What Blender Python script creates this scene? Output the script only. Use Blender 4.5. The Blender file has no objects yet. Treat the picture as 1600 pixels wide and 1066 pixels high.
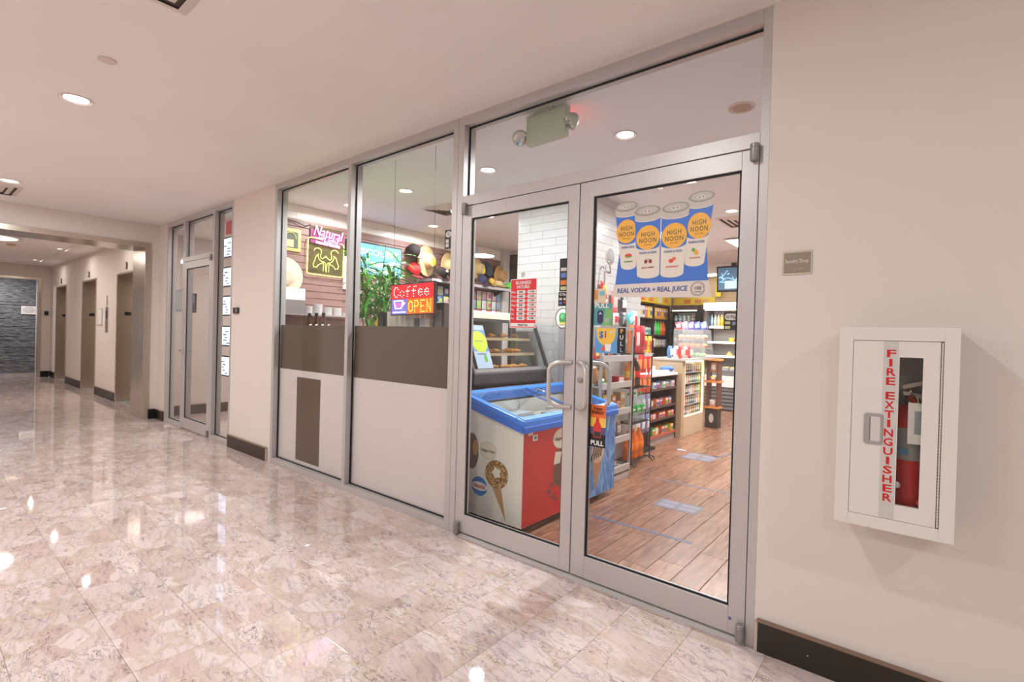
import bpy, bmesh, math, random
from mathutils import Matrix, Vector, Euler

SC = bpy.context.scene
COL = SC.collection
random.seed(11)
PI = math.pi

# ------------------------------------------------------------------ camera
def make_camera():
    yaw, pitch, roll = 0.6863, -0.0088, 0.0271
    f = Vector((-math.sin(yaw)*math.cos(pitch), math.cos(yaw)*math.cos(pitch), math.sin(pitch)))
    r = Vector((math.cos(yaw), math.sin(yaw), 0)); u = r.cross(f)
    c, s = math.cos(roll), math.sin(roll)
    r2, u2 = r*c + u*s, u*c - r*s
    cam = bpy.data.cameras.new('camera'); o = bpy.data.objects.new('camera', cam); COL.objects.link(o)
    cam.sensor_width = 36.0; cam.lens = 784.19/1600*36.0; cam.clip_start = 0.02; cam.clip_end = 200
    m = Matrix((r2, u2, -f)).transposed().to_4x4(); m.translation = Vector((0, -2.3749, 1.3291))
    o.matrix_world = m
    SC.camera = o
make_camera()

# ------------------------------------------------------------------ world, view, lamps
vs = SC.view_settings
vs.view_transform = 'Standard'; vs.look = 'None'; vs.gamma = 1.0; vs.use_curve_mapping = False
vs.exposure = -0.06
W = bpy.data.worlds.new('world'); SC.world = W; W.use_nodes = True
W.node_tree.nodes['Background'].inputs[0].default_value = (0.9, 0.97, 0.98, 1)
W.node_tree.nodes['Background'].inputs[1].default_value = 0.5
SC.cycles.max_bounces = 8; SC.cycles.diffuse_bounces = 4; SC.cycles.glossy_bounces = 4
SC.cycles.transparent_max_bounces = 16; SC.cycles.transmission_bounces = 6
SC.cycles.caustics_reflective = False; SC.cycles.caustics_refractive = False
SC.cycles.sample_clamp_indirect = 6.0

CORRIDOR_LAMP = dict(power=20, size=0.13, color=(0.91, 0.965, 0.955))
HALL_FILL_LAMP = dict(power=44, size=0.5, color=(0.91, 0.965, 0.955))  # added fill row behind the camera, no fixtures
LOBBY_LAMP = dict(power=5.5, size=0.06, color=(1.0, 0.95, 0.87))
SHOP_LAMP = dict(spread=2.95, power=24, size=0.14, color=(0.95, 0.975, 1.0))

def area_lamp(name, loc, power, size, color, shape='DISK', parent=None, spread=PI, rot=None):
    L = bpy.data.lights.new(name, 'AREA'); L.energy = power; L.size = size; L.color = color
    L.shape = shape; L.spread = spread
    o = bpy.data.objects.new(name, L); o.location = loc
    if rot: o.rotation_euler = rot
    if parent: o.parent = parent
    COL.objects.link(o); return o

# ------------------------------------------------------------------ helpers: materials
def lin(c):
    def g(v):
        v /= 255.0
        return v/12.92 if v <= 0.04045 else ((v+0.055)/1.055)**2.4
    return (g(c[0]), g(c[1]), g(c[2]), 1)
MATS = {}
def M(name, col=None, rough=0.5, metal=0.0, emit=0.0, spec=0.5, noise=0.0, nscale=30.0, bump=0.0, coat=0.0, stretch=None):
    """plain procedural surface: colour with slight noise mottling and fine relief"""
    if name in MATS: return MATS[name]
    m = bpy.data.materials.new(name); m.use_nodes = True; MATS[name] = m
    nt = m.node_tree; b = nt.nodes['Principled BSDF']; L = nt.links
    c = lin(col)
    b.inputs['Base Color'].default_value = c
    b.inputs['Roughness'].default_value = rough; b.inputs['Metallic'].default_value = metal
    b.inputs['Specular IOR Level'].default_value = spec
    b.inputs['Coat Weight'].default_value = coat
    if emit:
        b.inputs['Emission Color'].default_value = c; b.inputs['Emission Strength'].default_value = emit
    if noise or bump:
        tc = nt.nodes.new('ShaderNodeTexCoord'); mp = nt.nodes.new('ShaderNodeMapping'); n = nt.nodes.new('ShaderNodeTexNoise')
        n.inputs['Scale'].default_value = nscale; n.inputs['Detail'].default_value = 4
        if stretch: mp.inputs['Scale'].default_value = stretch
        L.new(tc.outputs['Object'], mp.inputs['Vector']); L.new(mp.outputs['Vector'], n.inputs['Vector'])
        if noise:
            r = nt.nodes.new('ShaderNodeMapRange'); r.inputs['To Min'].default_value = 1-noise; r.inputs['To Max'].default_value = 1+noise
            L.new(n.outputs['Fac'], r.inputs['Value'])
            mx = nt.nodes.new('ShaderNodeMix'); mx.data_type = 'RGBA'; mx.blend_type = 'MULTIPLY'; mx.inputs['Factor'].default_value = 1
            mx.inputs[6].default_value = c
            L.new(r.outputs['Result'], mx.inputs[7]); L.new(mx.outputs[2], b.inputs['Base Color'])
        if bump:
            bp = nt.nodes.new('ShaderNodeBump'); bp.inputs['Strength'].default_value = bump; bp.inputs['Distance'].default_value = 0.01
            L.new(n.outputs['Fac'], bp.inputs['Height']); L.new(bp.outputs['Normal'], b.inputs['Normal'])
    return m
def C(r, g, b, rough=0.45, **k):
    return M('paint_%d_%d_%d_%d' % (r, g, b, int(rough*100)), (r, g, b), rough, **k)
def G(r, g, b, e):
    return M('glow_%d_%d_%d_%d' % (r, g, b, int(e*10)), (r, g, b), 0.5, emit=e)

def glass_mat(name, tint=(0.97, 0.985, 0.98), refl=0.06, rough=0.0):
    if name in MATS: return MATS[name]
    m = bpy.data.materials.new(name); m.use_nodes = True; MATS[name] = m
    nt = m.node_tree; nt.nodes.remove(nt.nodes['Principled BSDF']); out = nt.nodes['Material Output']
    t = nt.nodes.new('ShaderNodeBsdfTransparent'); t.inputs[0].default_value = (*tint, 1)
    g = nt.nodes.new('ShaderNodeBsdfGlossy'); g.inputs['Roughness'].default_value = rough
    lw = nt.nodes.new('ShaderNodeLayerWeight'); lw.inputs['Blend'].default_value = 0.5      # Facing = 1 - |cos|, same on both faces
    pw = nt.nodes.new('ShaderNodeMath'); pw.operation = 'POWER'; pw.inputs[1].default_value = 5.0
    mu = nt.nodes.new('ShaderNodeMath'); mu.operation = 'MULTIPLY_ADD'; mu.inputs[1].default_value = 0.6; mu.inputs[2].default_value = refl*0.4
    mu.use_clamp = True
    mx = nt.nodes.new('ShaderNodeMixShader')
    nt.links.new(lw.outputs['Facing'], pw.inputs[0]); nt.links.new(pw.outputs[0], mu.inputs[0]); nt.links.new(mu.outputs[0], mx.inputs[0])
    nt.links.new(t.outputs[0], mx.inputs[1]); nt.links.new(g.outputs[0], mx.inputs[2]); nt.links.new(mx.outputs[0], out.inputs[0])
    return m
def plastic_clear(name, tint, rough=0.1, a=0.55):
    if name in MATS: return MATS[name]
    m = bpy.data.materials.new(name); m.use_nodes = True; MATS[name] = m
    nt = m.node_tree; b = nt.nodes['Principled BSDF']; out = nt.nodes['Material Output']
    b.inputs['Base Color'].default_value = lin(tint); b.inputs['Roughness'].default_value = rough
    t = nt.nodes.new('ShaderNodeBsdfTransparent'); mx = nt.nodes.new('ShaderNodeMixShader'); mx.inputs[0].default_value = a
    nt.links.new(t.outputs[0], mx.inputs[1]); nt.links.new(b.outputs[0], mx.inputs[2]); nt.links.new(mx.outputs[0], out.inputs[0])
    return m

def node_mat(name):
    m = bpy.data.materials.new(name); m.use_nodes = True; MATS[name] = m
    nt = m.node_tree
    def N(t, **inp):
        n = nt.nodes.new(t)
        for k, v in inp.items():
            k2 = k.replace('_', ' ')
            if k2 in n.inputs: n.inputs[k2].default_value = v
            else: setattr(n, k, v)
        return n
    return m, nt, nt.nodes['Principled BSDF'], N, nt.links.new
def ramp(N, stops, interp='LINEAR'):
    r = N('ShaderNodeValToRGB'); cr = r.color_ramp; cr.interpolation = interp
    while len(cr.elements) < len(stops): cr.elements.new(0.5)
    for e, (p, c) in zip(cr.elements, stops): e.position = p; e.color = c if len(c) == 4 else lin(c)
    return r
def mixc(N, link, fac, a, b, blend='MIX'):
    mx = N('ShaderNodeMix'); mx.data_type = 'RGBA'; mx.blend_type = blend
    for s, v in ((0, fac), (6, a), (7, b)):
        if isinstance(v, (int, float)): mx.inputs[s].default_value = v
        elif isinstance(v, tuple): mx.inputs[s].default_value = v if len(v) == 4 else lin(v)
        else: link(v, mx.inputs[s])
    return mx.outputs[2]
def mth(N, link, op, a, b=None, clamp=False):
    n = N('ShaderNodeMath'); n.operation = op; n.use_clamp = clamp
    for s, v in ((0, a), (1, b)):
        if v is None: continue
        if isinstance(v, (int, float)): n.inputs[s].default_value = v
        else: link(v, n.inputs[s])
    return n.outputs[0]

def marble_mat():
    m, nt, b, N, link = node_mat('polished_breccia_marble')
    geo = N('ShaderNodeNewGeometry'); oi = N('ShaderNodeObjectInfo')
    off = N('ShaderNodeVectorMath'); off.operation = 'SCALE'; off.inputs[0].default_value = (37, 91, 13)
    link(oi.outputs['Random'], off.inputs['Scale'])
    p = N('ShaderNodeVectorMath'); p.operation = 'ADD'; link(geo.outputs['Position'], p.inputs[0]); link(off.outputs[0], p.inputs[1])
    mp = N('ShaderNodeMapping'); mp.inputs['Rotation'].default_value = (0, 0, 0.5); mp.inputs['Scale'].default_value = (1.0, 1.75, 1)
    link(p.outputs[0], mp.inputs['Vector'])
    # warp
    wn = N('ShaderNodeTexNoise', Scale=4.0, Detail=5.0, Roughness=0.6); link(mp.outputs[0], wn.inputs['Vector'])
    wv = N('ShaderNodeVectorMath'); wv.operation = 'MULTIPLY_ADD'
    link(wn.outputs['Color'], wv.inputs[0]); wv.inputs[1].default_value = (0.22, 0.22, 0.22); link(mp.outputs[0], wv.inputs[2])
    vo = N('ShaderNodeTexVoronoi', Scale=5.6); vo.feature = 'DISTANCE_TO_EDGE'; link(wv.outputs[0], vo.inputs['Vector'])
    vc = N('ShaderNodeTexVoronoi', Scale=5.6); link(wv.outputs[0], vc.inputs['Vector'])
    sep = N('ShaderNodeSeparateColor'); link(vc.outputs['Color'], sep.inputs[0])
    chunk = ramp(N, [(0.0, (226, 212, 210)), (0.4, (238, 227, 225)), (0.7, (224, 208, 204)), (1.0, (212, 193, 185))])
    link(sep.outputs[0], chunk.inputs[0])
    # cloudy streaks inside the chunks, along a direction that changes by chunk
    st = N('ShaderNodeTexNoise', Scale=13.0, Detail=8.0, Roughness=0.68, Distortion=0.8)
    sm = N('ShaderNodeMapping'); sm.inputs['Scale'].default_value = (0.5, 2.4, 1); link(wv.outputs[0], sm.inputs['Vector'])
    rot = N('ShaderNodeCombineXYZ'); link(mth(N, link, 'MULTIPLY', sep.outputs[1], 1.6), rot.inputs[2]); link(rot.outputs[0], sm.inputs['Rotation'])
    link(sm.outputs[0], st.inputs['Vector'])
    sr = ramp(N, [(0.27, (122, 106, 112)), (0.39, (200, 184, 186)), (0.51, (240, 230, 228)), (0.72, (232, 216, 208))]); link(st.outputs['Fac'], sr.inputs[0])
    c1 = mixc(N, link, 0.75, chunk.outputs[0], sr.outputs[0], 'MULTIPLY')
    # tan matrix between chunks, wide here and pinched out there
    mn = N('ShaderNodeTexNoise', Scale=2.6, Detail=5.0); link(mp.outputs[0], mn.inputs['Vector'])
    wd = N('ShaderNodeMapRange'); link(mn.outputs['Fac'], wd.inputs['Value']); wd.inputs['From Min'].default_value = 0.40; wd.inputs['From Max'].default_value = 0.66; wd.inputs['To Min'].default_value = 0.0015; wd.inputs['To Max'].default_value = 0.19
    e = N('ShaderNodeMapRange'); link(vo.outputs['Distance'], e.inputs['Value']); e.inputs['From Min'].default_value = 0.0; link(wd.outputs[0], e.inputs['From Max'])
    tn = N('ShaderNodeTexNoise', Scale=90.0, Detail=3.0); link(p.outputs[0], tn.inputs['Vector'])
    tan = ramp(N, [(0.3, (190, 167, 153)), (0.7, (216, 196, 183))]); link(tn.outputs['Fac'], tan.inputs[0])
    c2 = mixc(N, link, e.outputs[0], tan.outputs[0], c1)
    # thin dark veins, patchy
    v = N('ShaderNodeTexNoise', Scale=9.0, Detail=7.0, Roughness=0.6, Distortion=1.2); link(wv.outputs[0], v.inputs['Vector'])
    d = mth(N, link, 'ABSOLUTE', mth(N, link, 'SUBTRACT', v.outputs['Fac'], 0.5))
    k = N('ShaderNodeMapRange'); link(d, k.inputs['Value']); k.inputs['From Min'].default_value = 0.0; k.inputs['From Max'].default_value = 0.014
    k.inputs['To Min'].default_value = 1; k.inputs['To Max'].default_value = 0
    pm = N('ShaderNodeTexNoise', Scale=3.6, Detail=2.0); link(mp.outputs[0], pm.inputs['Vector'])
    pr = N('ShaderNodeMapRange'); link(pm.outputs['Fac'], pr.inputs['Value']); pr.inputs['From Min'].default_value = 0.47; pr.inputs['From Max'].default_value = 0.57
    vein = mth(N, link, 'MULTIPLY', k.outputs[0], pr.outputs[0], True)
    vein = mth(N, link, 'MULTIPLY', vein, 0.95)
    c3 = mixc(N, link, vein, c2, (88, 72, 76))
    link(c3, b.inputs['Base Color']); b.inputs['Roughness'].default_value = 0.04; b.inputs['Specular IOR Level'].default_value = 0.55
    return m

def plank_mat():
    m, nt, b, N, link = node_mat('brown_wood_plank')
    tc = N('ShaderNodeNewGeometry'); oi = N('ShaderNodeObjectInfo')
    off = N('ShaderNodeVectorMath'); off.operation = 'SCALE'; off.inputs[0].default_value = (17, 53, 0); link(oi.outputs['Random'], off.inputs['Scale'])
    p = N('ShaderNodeVectorMath'); p.operation = 'ADD'; link(tc.outputs['Position'], p.inputs[0]); link(off.outputs[0], p.inputs[1])
    mp = N('ShaderNodeMapping'); mp.inputs['Scale'].default_value = (9, 0.9, 1); link(p.outputs[0], mp.inputs['Vector'])
    n = N('ShaderNodeTexNoise', Scale=3.0, Detail=7.0, Roughness=0.6, Distortion=1.5); link(mp.outputs[0], n.inputs['Vector'])
    r = ramp(N, [(0.25, (98, 62, 46)), (0.5, (146, 102, 80)), (0.75, (176, 132, 106))]); link(n.outputs['Fac'], r.inputs[0])
    hv = N('ShaderNodeMapRange'); link(oi.outputs['Random'], hv.inputs['Value']); hv.inputs['To Min'].default_value = 0.82; hv.inputs['To Max'].default_value = 1.16
    link(mixc(N, link, 1.0, r.outputs[0], hv.outputs[0], 'MULTIPLY'), b.inputs['Base Color'])
    b.inputs['Roughness'].default_value = 0.27
    bp = N('ShaderNodeBump', Strength=0.25, Distance=0.004); link(n.outputs['Fac'], bp.inputs['Height']); link(bp.outputs['Normal'], b.inputs['Normal'])
    return m

def wall_mat(name, col, rough=0.75):
    m, nt, b, N, link = node_mat(name)
    g = N('ShaderNodeNewGeometry')
    n = N('ShaderNodeTexNoise', Scale=0.9, Detail=3.0); link(g.outputs['Position'], n.inputs['Vector'])
    c = lin(col)
    r = ramp(N, [(0.3, tuple(x*0.975 for x in c[:3])+(1,)), (0.7, tuple(min(1, x*1.025) for x in c[:3])+(1,))]); link(n.outputs['Fac'], r.inputs[0])
    link(r.outputs[0], b.inputs['Base Color'])
    f = N('ShaderNodeTexNoise', Scale=260.0, Detail=2.0); link(g.outputs['Position'], f.inputs['Vector'])
    bp = N('ShaderNodeBump', Strength=0.05, Distance=0.002); link(f.outputs['Fac'], bp.inputs['Height']); link(bp.outputs['Normal'], b.inputs['Normal'])
    b.inputs['Roughness'].default_value = rough; b.inputs['Specular IOR Level'].default_value = 0.3
    return m

def brushed_mat(name, col, rough=0.28, scale=(400, 400, 3), metal=1.0):
    m, nt, b, N, link = node_mat(name)
    g = N('ShaderNodeNewGeometry'); mp = N('ShaderNodeMapping'); mp.inputs['Scale'].default_value = scale
    link(g.outputs['Position'], mp.inputs['Vector'])
    n = N('ShaderNodeTexNoise', Scale=1.0, Detail=2.0); link(mp.outputs[0], n.inputs['Vector'])
    c = lin(col)
    r = ramp(N, [(0.3, tuple(x*0.88 for x in c[:3])+(1,)), (0.7, tuple(min(1, x*1.1) for x in c[:3])+(1,))]); link(n.outputs['Fac'], r.inputs[0])
    link(r.outputs[0], b.inputs['Base Color'])
    b.inputs['Metallic'].default_value = metal; b.inputs['Roughness'].default_value = rough
    return m

def slate_mat():
    m, nt, b, N, link = node_mat('stacked_grey_slate')
    g = N('ShaderNodeNewGeometry'); oi = N('ShaderNodeNewGeometry')
    mp = N('ShaderNodeMapping'); mp.inputs['Scale'].default_value = (1, 4, 26); link(g.outputs['Position'], mp.inputs['Vector'])
    n = N('ShaderNodeTexNoise', Scale=1.6, Detail=6.0, Roughness=0.65); link(mp.outputs[0], n.inputs['Vector'])
    r = ramp(N, [(0.3, (62, 62, 66)), (0.5, (118, 118, 122)), (0.72, (168, 168, 172))]); link(n.outputs['Fac'], r.inputs[0])
    link(r.outputs[0], b.inputs['Base Color']); b.inputs['Roughness'].default_value = 0.8
    return m

MARBLE = marble_mat(); PLANK = plank_mat(); SLATE = slate_mat()
WALL = wall_mat('warm_white_wall_paint', (226, 214, 207))
CEIL = wall_mat('warm_white_ceiling_paint', (246, 239, 236), 0.85)
SHOPW = wall_mat('white_shop_paint', (228, 222, 218))
STEEL = brushed_mat('brushed_bronze_steel', (212, 198, 184), 0.24, (400, 400, 3), 0.85)
BASEM = brushed_mat('dark_bronze_baseboard', (92, 82, 74), 0.32, (3, 400, 400))
ALU = M('satin_aluminium', (196, 190, 188), 0.4, metal=0.35, noise=0.02, nscale=8)
ALUP = M('pale_aluminium_pull', (206, 200, 197), 0.3, metal=0.5)
GASKET = M('black_rubber_gasket', (16, 15, 15), 0.6, noise=0.1)
GLASS = glass_mat('storefront_glass')
GLASSC = glass_mat('case_glass', (0.95, 0.975, 0.97), 0.07)
TILEW = M('white_subway_tile', (198, 195, 194), 0.18, noise=0.03, nscale=6)
GROUT = M('pale_grey_grout', (186, 182, 180), 0.9, noise=0.1, nscale=200)
CHROME = M('chrome', (205, 203, 200), 0.15, metal=1.0)
BLACK = M('satin_black', (22, 21, 22), 0.4, noise=0.1)
DARKW = M('dark_brown_laminate', (74, 56, 50), 0.45, noise=0.16, nscale=5, stretch=(1, 1, 12))
TANW = M('tan_wood_laminate', (196, 168, 134), 0.45, noise=0.1, nscale=4, stretch=(8, 8, 1))
GREYM = M('grey_powder_coated_metal', (160, 152, 150), 0.45, noise=0.04)
WHITEP = M('white_plastic', (236, 232, 228), 0.4, noise=0.03)

# ------------------------------------------------------------------ helpers: geometry
class MB:
    def __init__(s): s.v = []; s.f = []; s.m = []
    def add(s, vs, fs, m=0):
        k = len(s.v); s.v += [tuple(p) for p in vs]
        for q in fs: s.f.append([i+k for i in q]); s.m.append(m)
        return s
    def box(s, x0, y0, z0, x1, y1, z1, m=0):
        return s.add([(x0,y0,z0),(x1,y0,z0),(x1,y1,z0),(x0,y1,z0),(x0,y0,z1),(x1,y0,z1),(x1,y1,z1),(x0,y1,z1)],
              [(0,3,2,1),(4,5,6,7),(0,1,5,4),(1,2,6,5),(2,3,7,6),(3,0,4,7)], m)
    def cbox(s, c, d, m=0):
        return s.box(c[0]-d[0]/2, c[1]-d[1]/2, c[2]-d[2]/2, c[0]+d[0]/2, c[1]+d[1]/2, c[2]+d[2]/2, m)
    def prism(s, pts, axis, lo, hi, m=0):
        """extrude a 2D outline: axis 'x' -> pts are (y,z); 'y' -> (x,z); 'z' -> (x,y)"""
        def P(a, b, t): return (t, a, b) if axis == 'x' else (a, t, b) if axis == 'y' else (a, b, t)
        n = len(pts)
        vs = [P(a, b, lo) for a, b in pts] + [P(a, b, hi) for a, b in pts]
        ar = sum(pts[i][0]*pts[(i+1) % n][1]-pts[(i+1) % n][0]*pts[i][1] for i in range(n))
        flip = (ar > 0) != (axis == 'y')
        a, b = list(range(n)), list(range(n, 2*n))
        fs = [a[::-1], b] if flip else [a, b[::-1]]
        for i in range(n):
            j = (i+1) % n
            q = (i, j, n+j, n+i)
            fs.append(q if flip else q[::-1])
        return s.add(vs, fs, m)
    def tube(s, pts, r, seg=8, m=0, closed=False, cap=True):
        pts = [Vector(p) for p in pts]; n = len(pts); k = len(s.v)
        rs = r if isinstance(r, (list, tuple)) else [r]*n
        up = None
        for i, p in enumerate(pts):
            a = pts[i-1] if (i > 0 or closed) else p; b = pts[(i+1) % n] if (i < n-1 or closed) else p
            t = (b-a).normalized()
            if up is None:
                up = Vector((0, 0, 1)) if abs(t.z) < 0.9 else Vector((1, 0, 0))
            x = up.cross(t)
            if x.length < 1e-6: x = Vector((1, 0, 0)).cross(t)
            x.normalize(); y = t.cross(x); up = y
            for q in range(seg):
                w = 2*PI*q/seg; s.v.append(tuple(p + (x*math.cos(w)+y*math.sin(w))*rs[i]))
        for i in range(n if closed else n-1):
            j = (i+1) % n
            for q in range(seg):
                q2 = (q+1) % seg
                s.f.append([k+i*seg+q, k+i*seg+q2, k+j*seg+q2, k+j*seg+q]); s.m.append(m)
        if cap and not closed:
            s.f.append([k+q for q in range(seg)][::-1]); s.m.append(m)
            s.f.append([k+(n-1)*seg+q for q in range(seg)]); s.m.append(m)
        return s
    def lathe(s, prof, seg=16, c=(0, 0, 0), m=0, ms=None, axis='z', sx=1.0):
        k = len(s.v); n = len(prof)
        def P(a, b, z):
            if axis == 'z': return (c[0]+a*sx, c[1]+b, c[2]+z)
            if axis == 'x': return (c[0]+z, c[1]+a*sx, c[2]+b)
            return (c[0]+b, c[1]+z, c[2]+a*sx)
        for r, z in prof:
            for q in range(seg):
                w = 2*PI*q/seg; s.v.append(P(r*math.cos(w), r*math.sin(w), z))
        for i in range(n-1):
            for q in range(seg):
                q2 = (q+1) % seg
                s.f.append([k+i*seg+q, k+i*seg+q2, k+(i+1)*seg+q2, k+(i+1)*seg+q]); s.m.append(ms[i] if ms else m)
        if prof[0][0] > 1e-5: s.f.append([k+q for q in range(seg)][::-1]); s.m.append(ms[0] if ms else m)
        if prof[-1][0] > 1e-5: s.f.append([k+(n-1)*seg+q for q in range(seg)]); s.m.append(ms[-1] if ms else m)
        return s
    def ball(s, c, r, seg=10, rings=6, m=0, sc=(1, 1, 1)):
        k = len(s.v)
        for i in range(rings+1):
            a = -PI/2 + PI*i/rings
            for q in range(seg):
                w = 2*PI*q/seg
                s.v.append((c[0]+r*sc[0]*math.cos(a)*math.cos(w), c[1]+r*sc[1]*math.cos(a)*math.sin(w), c[2]+r*sc[2]*math.sin(a)))
        for i in range(rings):
            for q in range(seg):
                q2 = (q+1) % seg
                s.f.append([k+i*seg+q, k+i*seg+q2, k+(i+1)*seg+q2, k+(i+1)*seg+q]); s.m.append(m)
        return s
    def disc(s, cx, cz, rx, rz, y, m=0, seg=24, th=0.0006, axis='y', a0=0, a1=2*PI):
        pts = [(cx+rx*math.cos(a0+(a1-a0)*i/seg), cz+rz*math.sin(a0+(a1-a0)*i/seg)) for i in range(seg if a1-a0 > 6.28 else seg+1)]
        return s.prism(pts, axis, y, y+th, m)
    def mesh(s, name, mats, smooth=None):
        me = bpy.data.meshes.new(name); me.from_pydata(s.v, [], s.f)
        for m in (mats if isinstance(mats, (list, tuple)) else [mats]): me.materials.append(m)
        me.polygons.foreach_set('material_index', s.m)
        bm = bmesh.new(); bm.from_mesh(me)
        bmesh.ops.remove_doubles(bm, verts=bm.verts, dist=1e-6)
        bmesh.ops.recalc_face_normals(bm, faces=bm.faces); bm.to_mesh(me); bm.free()
        if smooth:
            me.polygons.foreach_set('use_smooth', [True]*len(me.polygons)); me.set_sharp_from_angle(angle=math.radians(smooth))
        me.update(); return me
    def obj(s, name, mats, parent=None, loc=(0, 0, 0), rot=None, smooth=None, bevel=0):
        return put(name, s.mesh(name, mats, smooth), parent, loc, rot, bevel)
def put(name, me, parent=None, loc=(0, 0, 0), rot=None, bevel=0):
    o = bpy.data.objects.new(name, me); o.location = loc
    if rot: o.rotation_euler = rot
    if parent: o.parent = parent
    if bevel:
        b = o.modifiers.new('edge', 'BEVEL'); b.width = bevel; b.segments = 2; b.limit_method = 'ANGLE'; b.angle_limit = math.radians(40)
    COL.objects.link(o); return o
def tag(o, label, cat, group=None):
    o['label'] = label; o['category'] = cat
    if group: o['group'] = group
    return o
def thing(name, label, cat, loc=(0, 0, 0), rot=None, group=None):
    o = bpy.data.objects.new(name, None); o.location = loc; o.empty_display_size = 0.05
    if rot: o.rotation_euler = rot
    COL.objects.link(o); return tag(o, label, cat, group)
def struct(name, loc=(0, 0, 0)):
    o = bpy.data.objects.new(name, None); o.location = loc; COL.objects.link(o); o['kind'] = 'structure'; return o
def sbox(name, x0, y0, z0, x1, y1, z1, m, parent=None, bevel=0):
    o = MB().box(x0, y0, z0, x1, y1, z1).obj(name, m, parent, bevel=bevel)
    if parent is None: o['kind'] = 'structure'
    return o
def pbox(name, x0, y0, z0, x1, y1, z1, m, parent, bevel=0):
    return MB().box(x0, y0, z0, x1, y1, z1).obj(name, m, parent, bevel=bevel)
def dup(root, loc, rot=None, label=None):
    r = root.copy(); COL.objects.link(r); r.location = loc
    if rot is not None: r.rotation_euler = rot
    if label: r['label'] = label
    for ch in list(root.children):
        if ch.type == 'LIGHT':
            c = ch.copy(); COL.objects.link(c); c.parent = r; continue
        c = ch.copy(); COL.objects.link(c); c.parent = r
        for g in ch.children:
            d = g.copy(); COL.objects.link(d); d.parent = c
    return r

# lettering is queued and turned into meshes in one go at the end
TEXTS = []
FACE = {'-y': Euler((PI/2, 0, 0)).to_matrix(), '+x': Euler((PI/2, 0, PI/2)).to_matrix(), '+z': Matrix.Identity(3)}
def text(s, size, mat, parent, loc, face='-y', name='lettering', bold=0.0, shear=0.0, width=None, rot=0.0, ext=0.0004, align='CENTER', spacing=1.0, label=None):
    TEXTS.append((s, size, mat, parent, loc, face, name, bold, shear, width, rot, ext, align, spacing, label))
def flush_texts():
    tmp = []
    for t in TEXTS:
        s, size, mat, parent, loc, face, name, bold, shear, width, rot, ext, align, spacing, label = t
        c = bpy.data.curves.new('t', 'FONT'); c.body = s; c.size = size; c.extrude = ext; c.offset = bold*size; c.shear = shear
        c.align_x = align; c.align_y = 'CENTER'; c.resolution_u = 2; c.space_character = spacing; c.space_line = 0.9
        o = bpy.data.objects.new('t', c); COL.objects.link(o); tmp.append(o)
    dg = bpy.context.evaluated_depsgraph_get(); dg.update()
    for o, t in zip(tmp, TEXTS):
        s, size, mat, parent, loc, face, name, bold, shear, width, rot, ext, align, spacing, label = t
        me = bpy.data.meshes.new_from_object(o.evaluated_get(dg)); me.name = name
        xs = [v.co.x for v in me.vertices] or [0]
        k = width/max(1e-6, max(xs)-min(xs)) if width else 1.0
        R = FACE[face].to_4x4() @ Matrix.Rotation(rot, 4, 'Z') @ Matrix.Diagonal((k, 1, 1, 1))
        me.transform(R); me.materials.clear(); me.materials.append(mat)
        ob = put(name, me, parent, loc)
        if label: ob['label'] = label
    for o in tmp:
        c = o.data; bpy.data.objects.remove(o); bpy.data.curves.remove(c)
ORD = ['first', 'second', 'third', 'fourth', 'fifth', 'sixth', 'seventh', 'eighth', 'ninth', 'tenth', 'eleventh', 'twelfth', 'thirteenth', 'fourteenth', 'fifteenth', 'sixteenth']
# ================================================================== SETTING
CZ = 2.80          # corridor ceiling
SZ = 2.75          # shop ceiling
T = 0.305          # marble tile
# ---- corridor floor: base + single tiles
floor = sbox('floor', -19.0, -5.6, -0.06, 4.0, 0.02, -0.006, C(120, 102, 86, 0.8))
def tile_shape(mb, x0, y0, x1, y1):
    g, c = 0.0005, 0.0006
    x0 += g; y0 += g; x1 -= g; y1 -= g
    mb.add([(x0,y0,-.006),(x1,y0,-.006),(x1,y1,-.006),(x0,y1,-.006),(x0,y0,-c),(x1,y0,-c),(x1,y1,-c),(x0,y1,-c),
            (x0+c,y0+c,0),(x1-c,y0+c,0),(x1-c,y1-c,0),(x0+c,y1-c,0)],
           [(0,1,5,4),(1,2,6,5),(2,3,7,6),(3,0,4,7),(4,5,9,8),(5,6,10,9),(6,7,11,10),(7,4,8,11),(8,9,10,11)])
cells = []
for i in range(-15, 61):
    for j in range(-1, 18):
        x1 = -0.483 - T*i; x0 = x1 - T; y1 = -0.27 - T*j; y0 = y1 - T
        if y1 > 0.02: y1 = 0.02
        if x0 < -19 or y0 < -5.6 or x1 > 4: continue
        cx, cy = (x0+x1)/2, (y0+y1)/2 + 2.375
        fw = -0.6337*cx + 0.7735*cy; rt = 0.7735*cx + 0.6337*cy
        seen = fw > 1.2 and abs(rt) < fw*1.06+0.3
        cells.append((0 if seen else 1, fw if seen else 99, x0, y0, x1, y1))
cells.sort()
full = MB(); tile_shape(full, -T/2, -T/2, T/2, T/2); full_me = full.mesh('tile', MARBLE)
rest = MB(); n_t = 0
for s, f, x0, y0, x1, y1 in cells:
    if s == 0 and n_t < 296:
        n_t += 1
        if y1-y0 > T-1e-4: put('tile', full_me, floor, ((x0+x1)/2, (y0+y1)/2, 0))
        else:
            mb = MB(); tile_shape(mb, x0, y0, x1, y1); mb.obj('tile', MARBLE, floor)
    else: tile_shape(rest, x0, y0, x1, y1)
for k in range(3):                                     # floor strips in the lift recesses
    x0 = (-16.38, -13.62, -10.975)[k]; tile_shape(rest, x0, 0.02, x0+1.17, 0.33)
tile_shape(rest, -8.7, 0.02, -5.6, 2.2); tile_shape(rest, -8.7, 2.2, -5.6, 4.0)
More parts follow.
